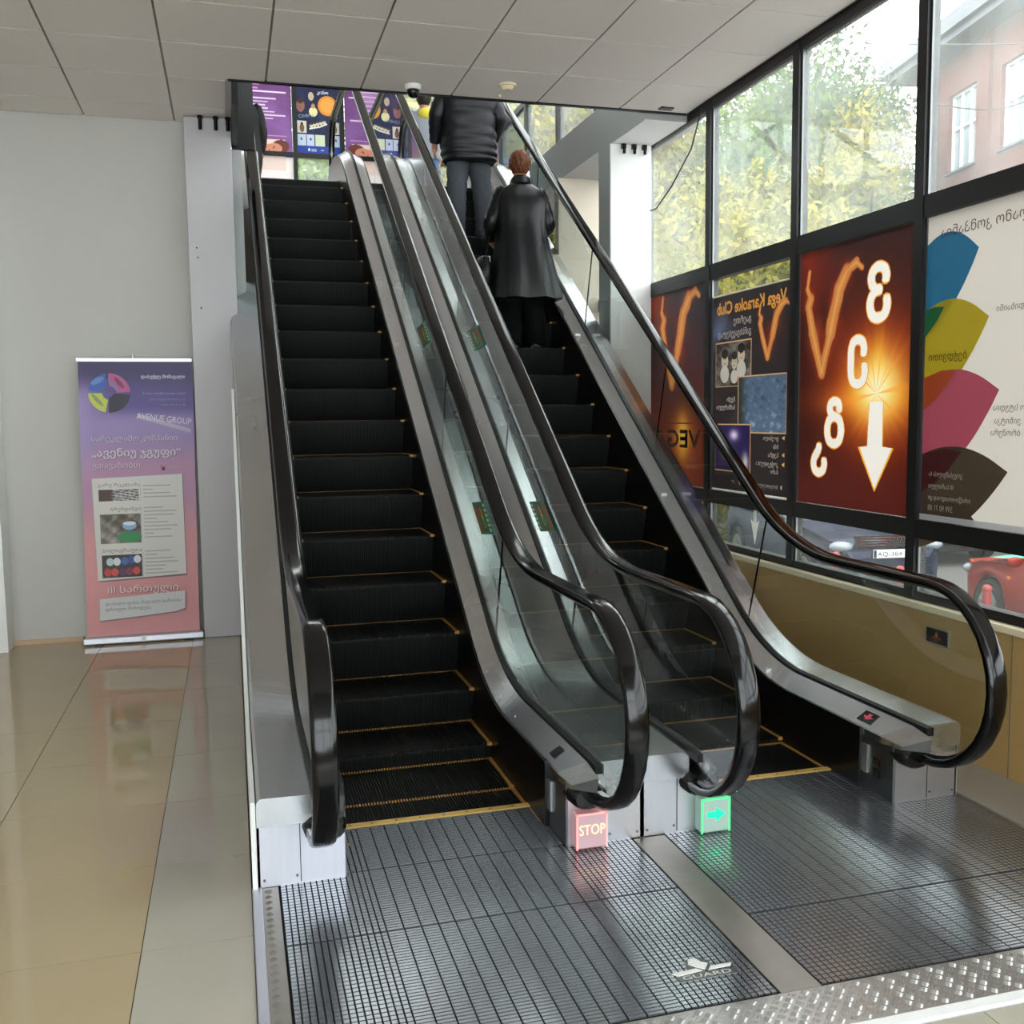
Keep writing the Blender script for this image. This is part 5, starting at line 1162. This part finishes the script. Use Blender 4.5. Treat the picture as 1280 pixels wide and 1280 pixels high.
fbox(MB(), 2.85, 3.10, 0, .10, GZ, 10.85).build('pilaster', 'brick_red', B); fbox(MB(), 7.6, 7.85, 0, .10, GZ, 10.85).build('pilaster', 'brick_red', B)
fbox(fbox(MB(), -1.2, LF, -12, .7, 10.85, 11.02), -1.35, LF, -12, .85, 11.02, 11.4).build('eaves', 'eave_grey', B)
MB().add([FP(-1.35, .85, 11.4), FP(LF, .85, 11.4), FP(LF, -5, 13.5), FP(-1.35, -5, 13.5), FP(-1.35, -12, 11.4), FP(LF, -12, 11.4)], [(0, 1, 2, 3), (3, 2, 5, 4), (0, 3, 4)]).build('roof', 'eave_grey', B)
for (t0, t1) in wins:
    for (z0, z1) in rows:
        f_ = MB(); e = .06
        fbox(f_, t0, t0 + e, -.22, -.10, z0, z1); fbox(f_, t1 - e, t1, -.22, -.10, z0, z1); fbox(f_, t0, t1, -.22, -.10, z1 - e, z1); fbox(f_, t0, t1, -.22, -.10, z0, z0 + e)
        for k in (1, 2): tm = t0 + (t1 - t0) * k / 3; fbox(f_, tm - .03, tm + .03, -.21, -.11, z0 + e, z1 - e)
        zt = z0 + (z1 - z0) * .56
        for k in range(3): fbox(f_, t0 + e + k * 0, t1 - e, -.205, -.115, zt - .035, zt + .035) if k == 0 else None
        fo = f_.build('window', 'window_white', B); fbox(MB(), t0 + .02, t1 - .02, -.19, -.17, z0 + .02, z1 - .02).build('pane', 'window_dark', fo)
        fbox(fbox(MB(), t0, t0 + .015, -.16, -.0, z0, z1), t1 - .015, t1, -.16, 0, z0, z1).build('reveal', 'brick_red', fo)
        fbox(MB(), t0 - .04, t1 + .04, -.1, .06, z0 - .06, z0).build('sill', 'eave_grey', fo); fbox(MB(), t0 + .1, t0 + .42, -.25, -.24, z0 + .1, z1 - .1).build('curtain', 'curtain', fo)
# trees
def crown_mesh(seed, n=32000, rx=2.9, rz=4.2, leaf=.105):
    r = np.random.RandomState(seed); V = []; F = []
    blobs = [(r.uniform(-.6, .6) * rx, r.uniform(-.6, .6) * rx, r.uniform(-.75, .8) * rz, r.uniform(.7, 1.5)) for _ in range(34)]
    for i in range(n):
        bx, by, bz, br = blobs[i % len(blobs)]; d = r.normal(size=3); d /= np.linalg.norm(d); q = br * r.uniform(.55, 1.12); p = np.array([bx, by, bz]) + d * q
        a = r.normal(size=3); a /= np.linalg.norm(a); b_ = np.cross(a, d); b_ /= np.linalg.norm(b_) + 1e-6; s_ = leaf * r.uniform(.6, 1.3)
        k = len(V); V += [tuple(p - a * s_), tuple(p + b_ * s_ * .45), tuple(p + a * s_), tuple(p - b_ * s_ * .45)]; F.append((k, k + 1, k + 2, k + 3))
    me = bpy.data.meshes.new('foliage'); me.from_pydata(V, [], F); return me
base_me = [crown_mesh(s) for s in (1, 2, 3)]
CR = {}
def tree(x, y, H, m, k, label, sc=1.0):
    H += .7
    R = empty('tree', (x, y, GZ), label, 'tree')
    if (k, m) not in CR: me = base_me[k].copy(); me.materials.append(M[m]); CR[(k, m)] = me
    o = link_mesh('foliage', CR[(k, m)], R, (0, 0, H - 4.4 * sc), kind='stuff'); o.scale = (sc, sc, sc); o.rotation_euler.z = x * 1.7
    b = MB().tube([(x, y, GZ), (x + .1, y, GZ + H * .3), (x - .1, y + .1, GZ + H * .6), (x, y, GZ + H - 1.5)], [.22, .17, .12, .05], 9); b.build('trunk', 'bark', R)
    b = MB(); r = random.Random(x)
    for i in range(7): z = GZ + H * (.35 + .07 * i); a_ = r.uniform(0, 6.3); b.tube([(x, y, z), (x + 1.0 * math.cos(a_), y + 1.0 * math.sin(a_), z + .7), (x + 2.0 * math.cos(a_), y + 2.0 * math.sin(a_), z + 1.6)], [.07, .05, .02], 6)
    b.build('branch', 'bark', R, kind='stuff')
TR = [(9.3, 22.5, 9.9, 'leaf_yellow', 0, 'yellowing tree seen through the farthest upper window, beside the white column', 1.0), (11.9, 23.5, 10.3, 'leaf_green', 1, 'green tree behind the farthest full window, right of the white column', 1.05),
      (13.6, 22.0, 9.4, 'leaf_yellow', 2, 'yellow-green tree in the middle of the second upper window', .95), (14.9, 25.0, 11.6, 'leaf_dark', 1, 'tall green tree in the third upper window, left part', 1.1), (16.6, 25.5, 11.9, 'leaf_green', 0, 'tall green tree in the third upper window, just left of the brick building', 1.1),
      (10.6, 30, 13.2, 'leaf_dark', 2, 'tall darker green tree standing farther back behind the second window', 1.25), (6.6, 22.5, 11.8, 'leaf_yellow', 2, 'yellow tree seen over the beam through the upper storey windows, right one', 1.1), (4.4, 24.0, 12.6, 'leaf_yellow', 1, 'yellow tree seen over the beam through the upper storey windows, left one', 1.2),
      (7.6, 27.0, 9.0, 'leaf_green', 1, 'lower green tree between and behind the two yellow ones', 1.1), (1.0, 22, 9.5, 'leaf_green', 0, 'green tree behind the posters at the top of the left escalator', 1.1), (12.9, 18.5, 5.9, 'leaf_yellow', 0, 'low yellow-green tree in front of the taller ones', .8), (15.6, 20.5, 6.9, 'leaf_green', 2, 'low green tree near the corner of the brick building', .85), (10.2, 17.3, 6.2, 'leaf_yellow', 1, 'low yellow tree seen through the farthest full window', .85)]
for t in TR: tree(*t)
for (p, q) in (((9, 12, 6.6), (26, 22, 13)), ((9, 12, 5.9), (24, 25, 11.5))):
    p, q = Vector(p), Vector(q); MB().tube([tuple(p.lerp(q, t / 10) - Vector((0, 0, .5 * math.sin(math.pi * t / 10)))) for t in range(11)], .012, 5).build('overhead_wire', 'wire_dark', label='upper overhead wire crossing the sky outside' if p.z > 6.3 else 'lower overhead wire crossing the sky outside', cat='wire')
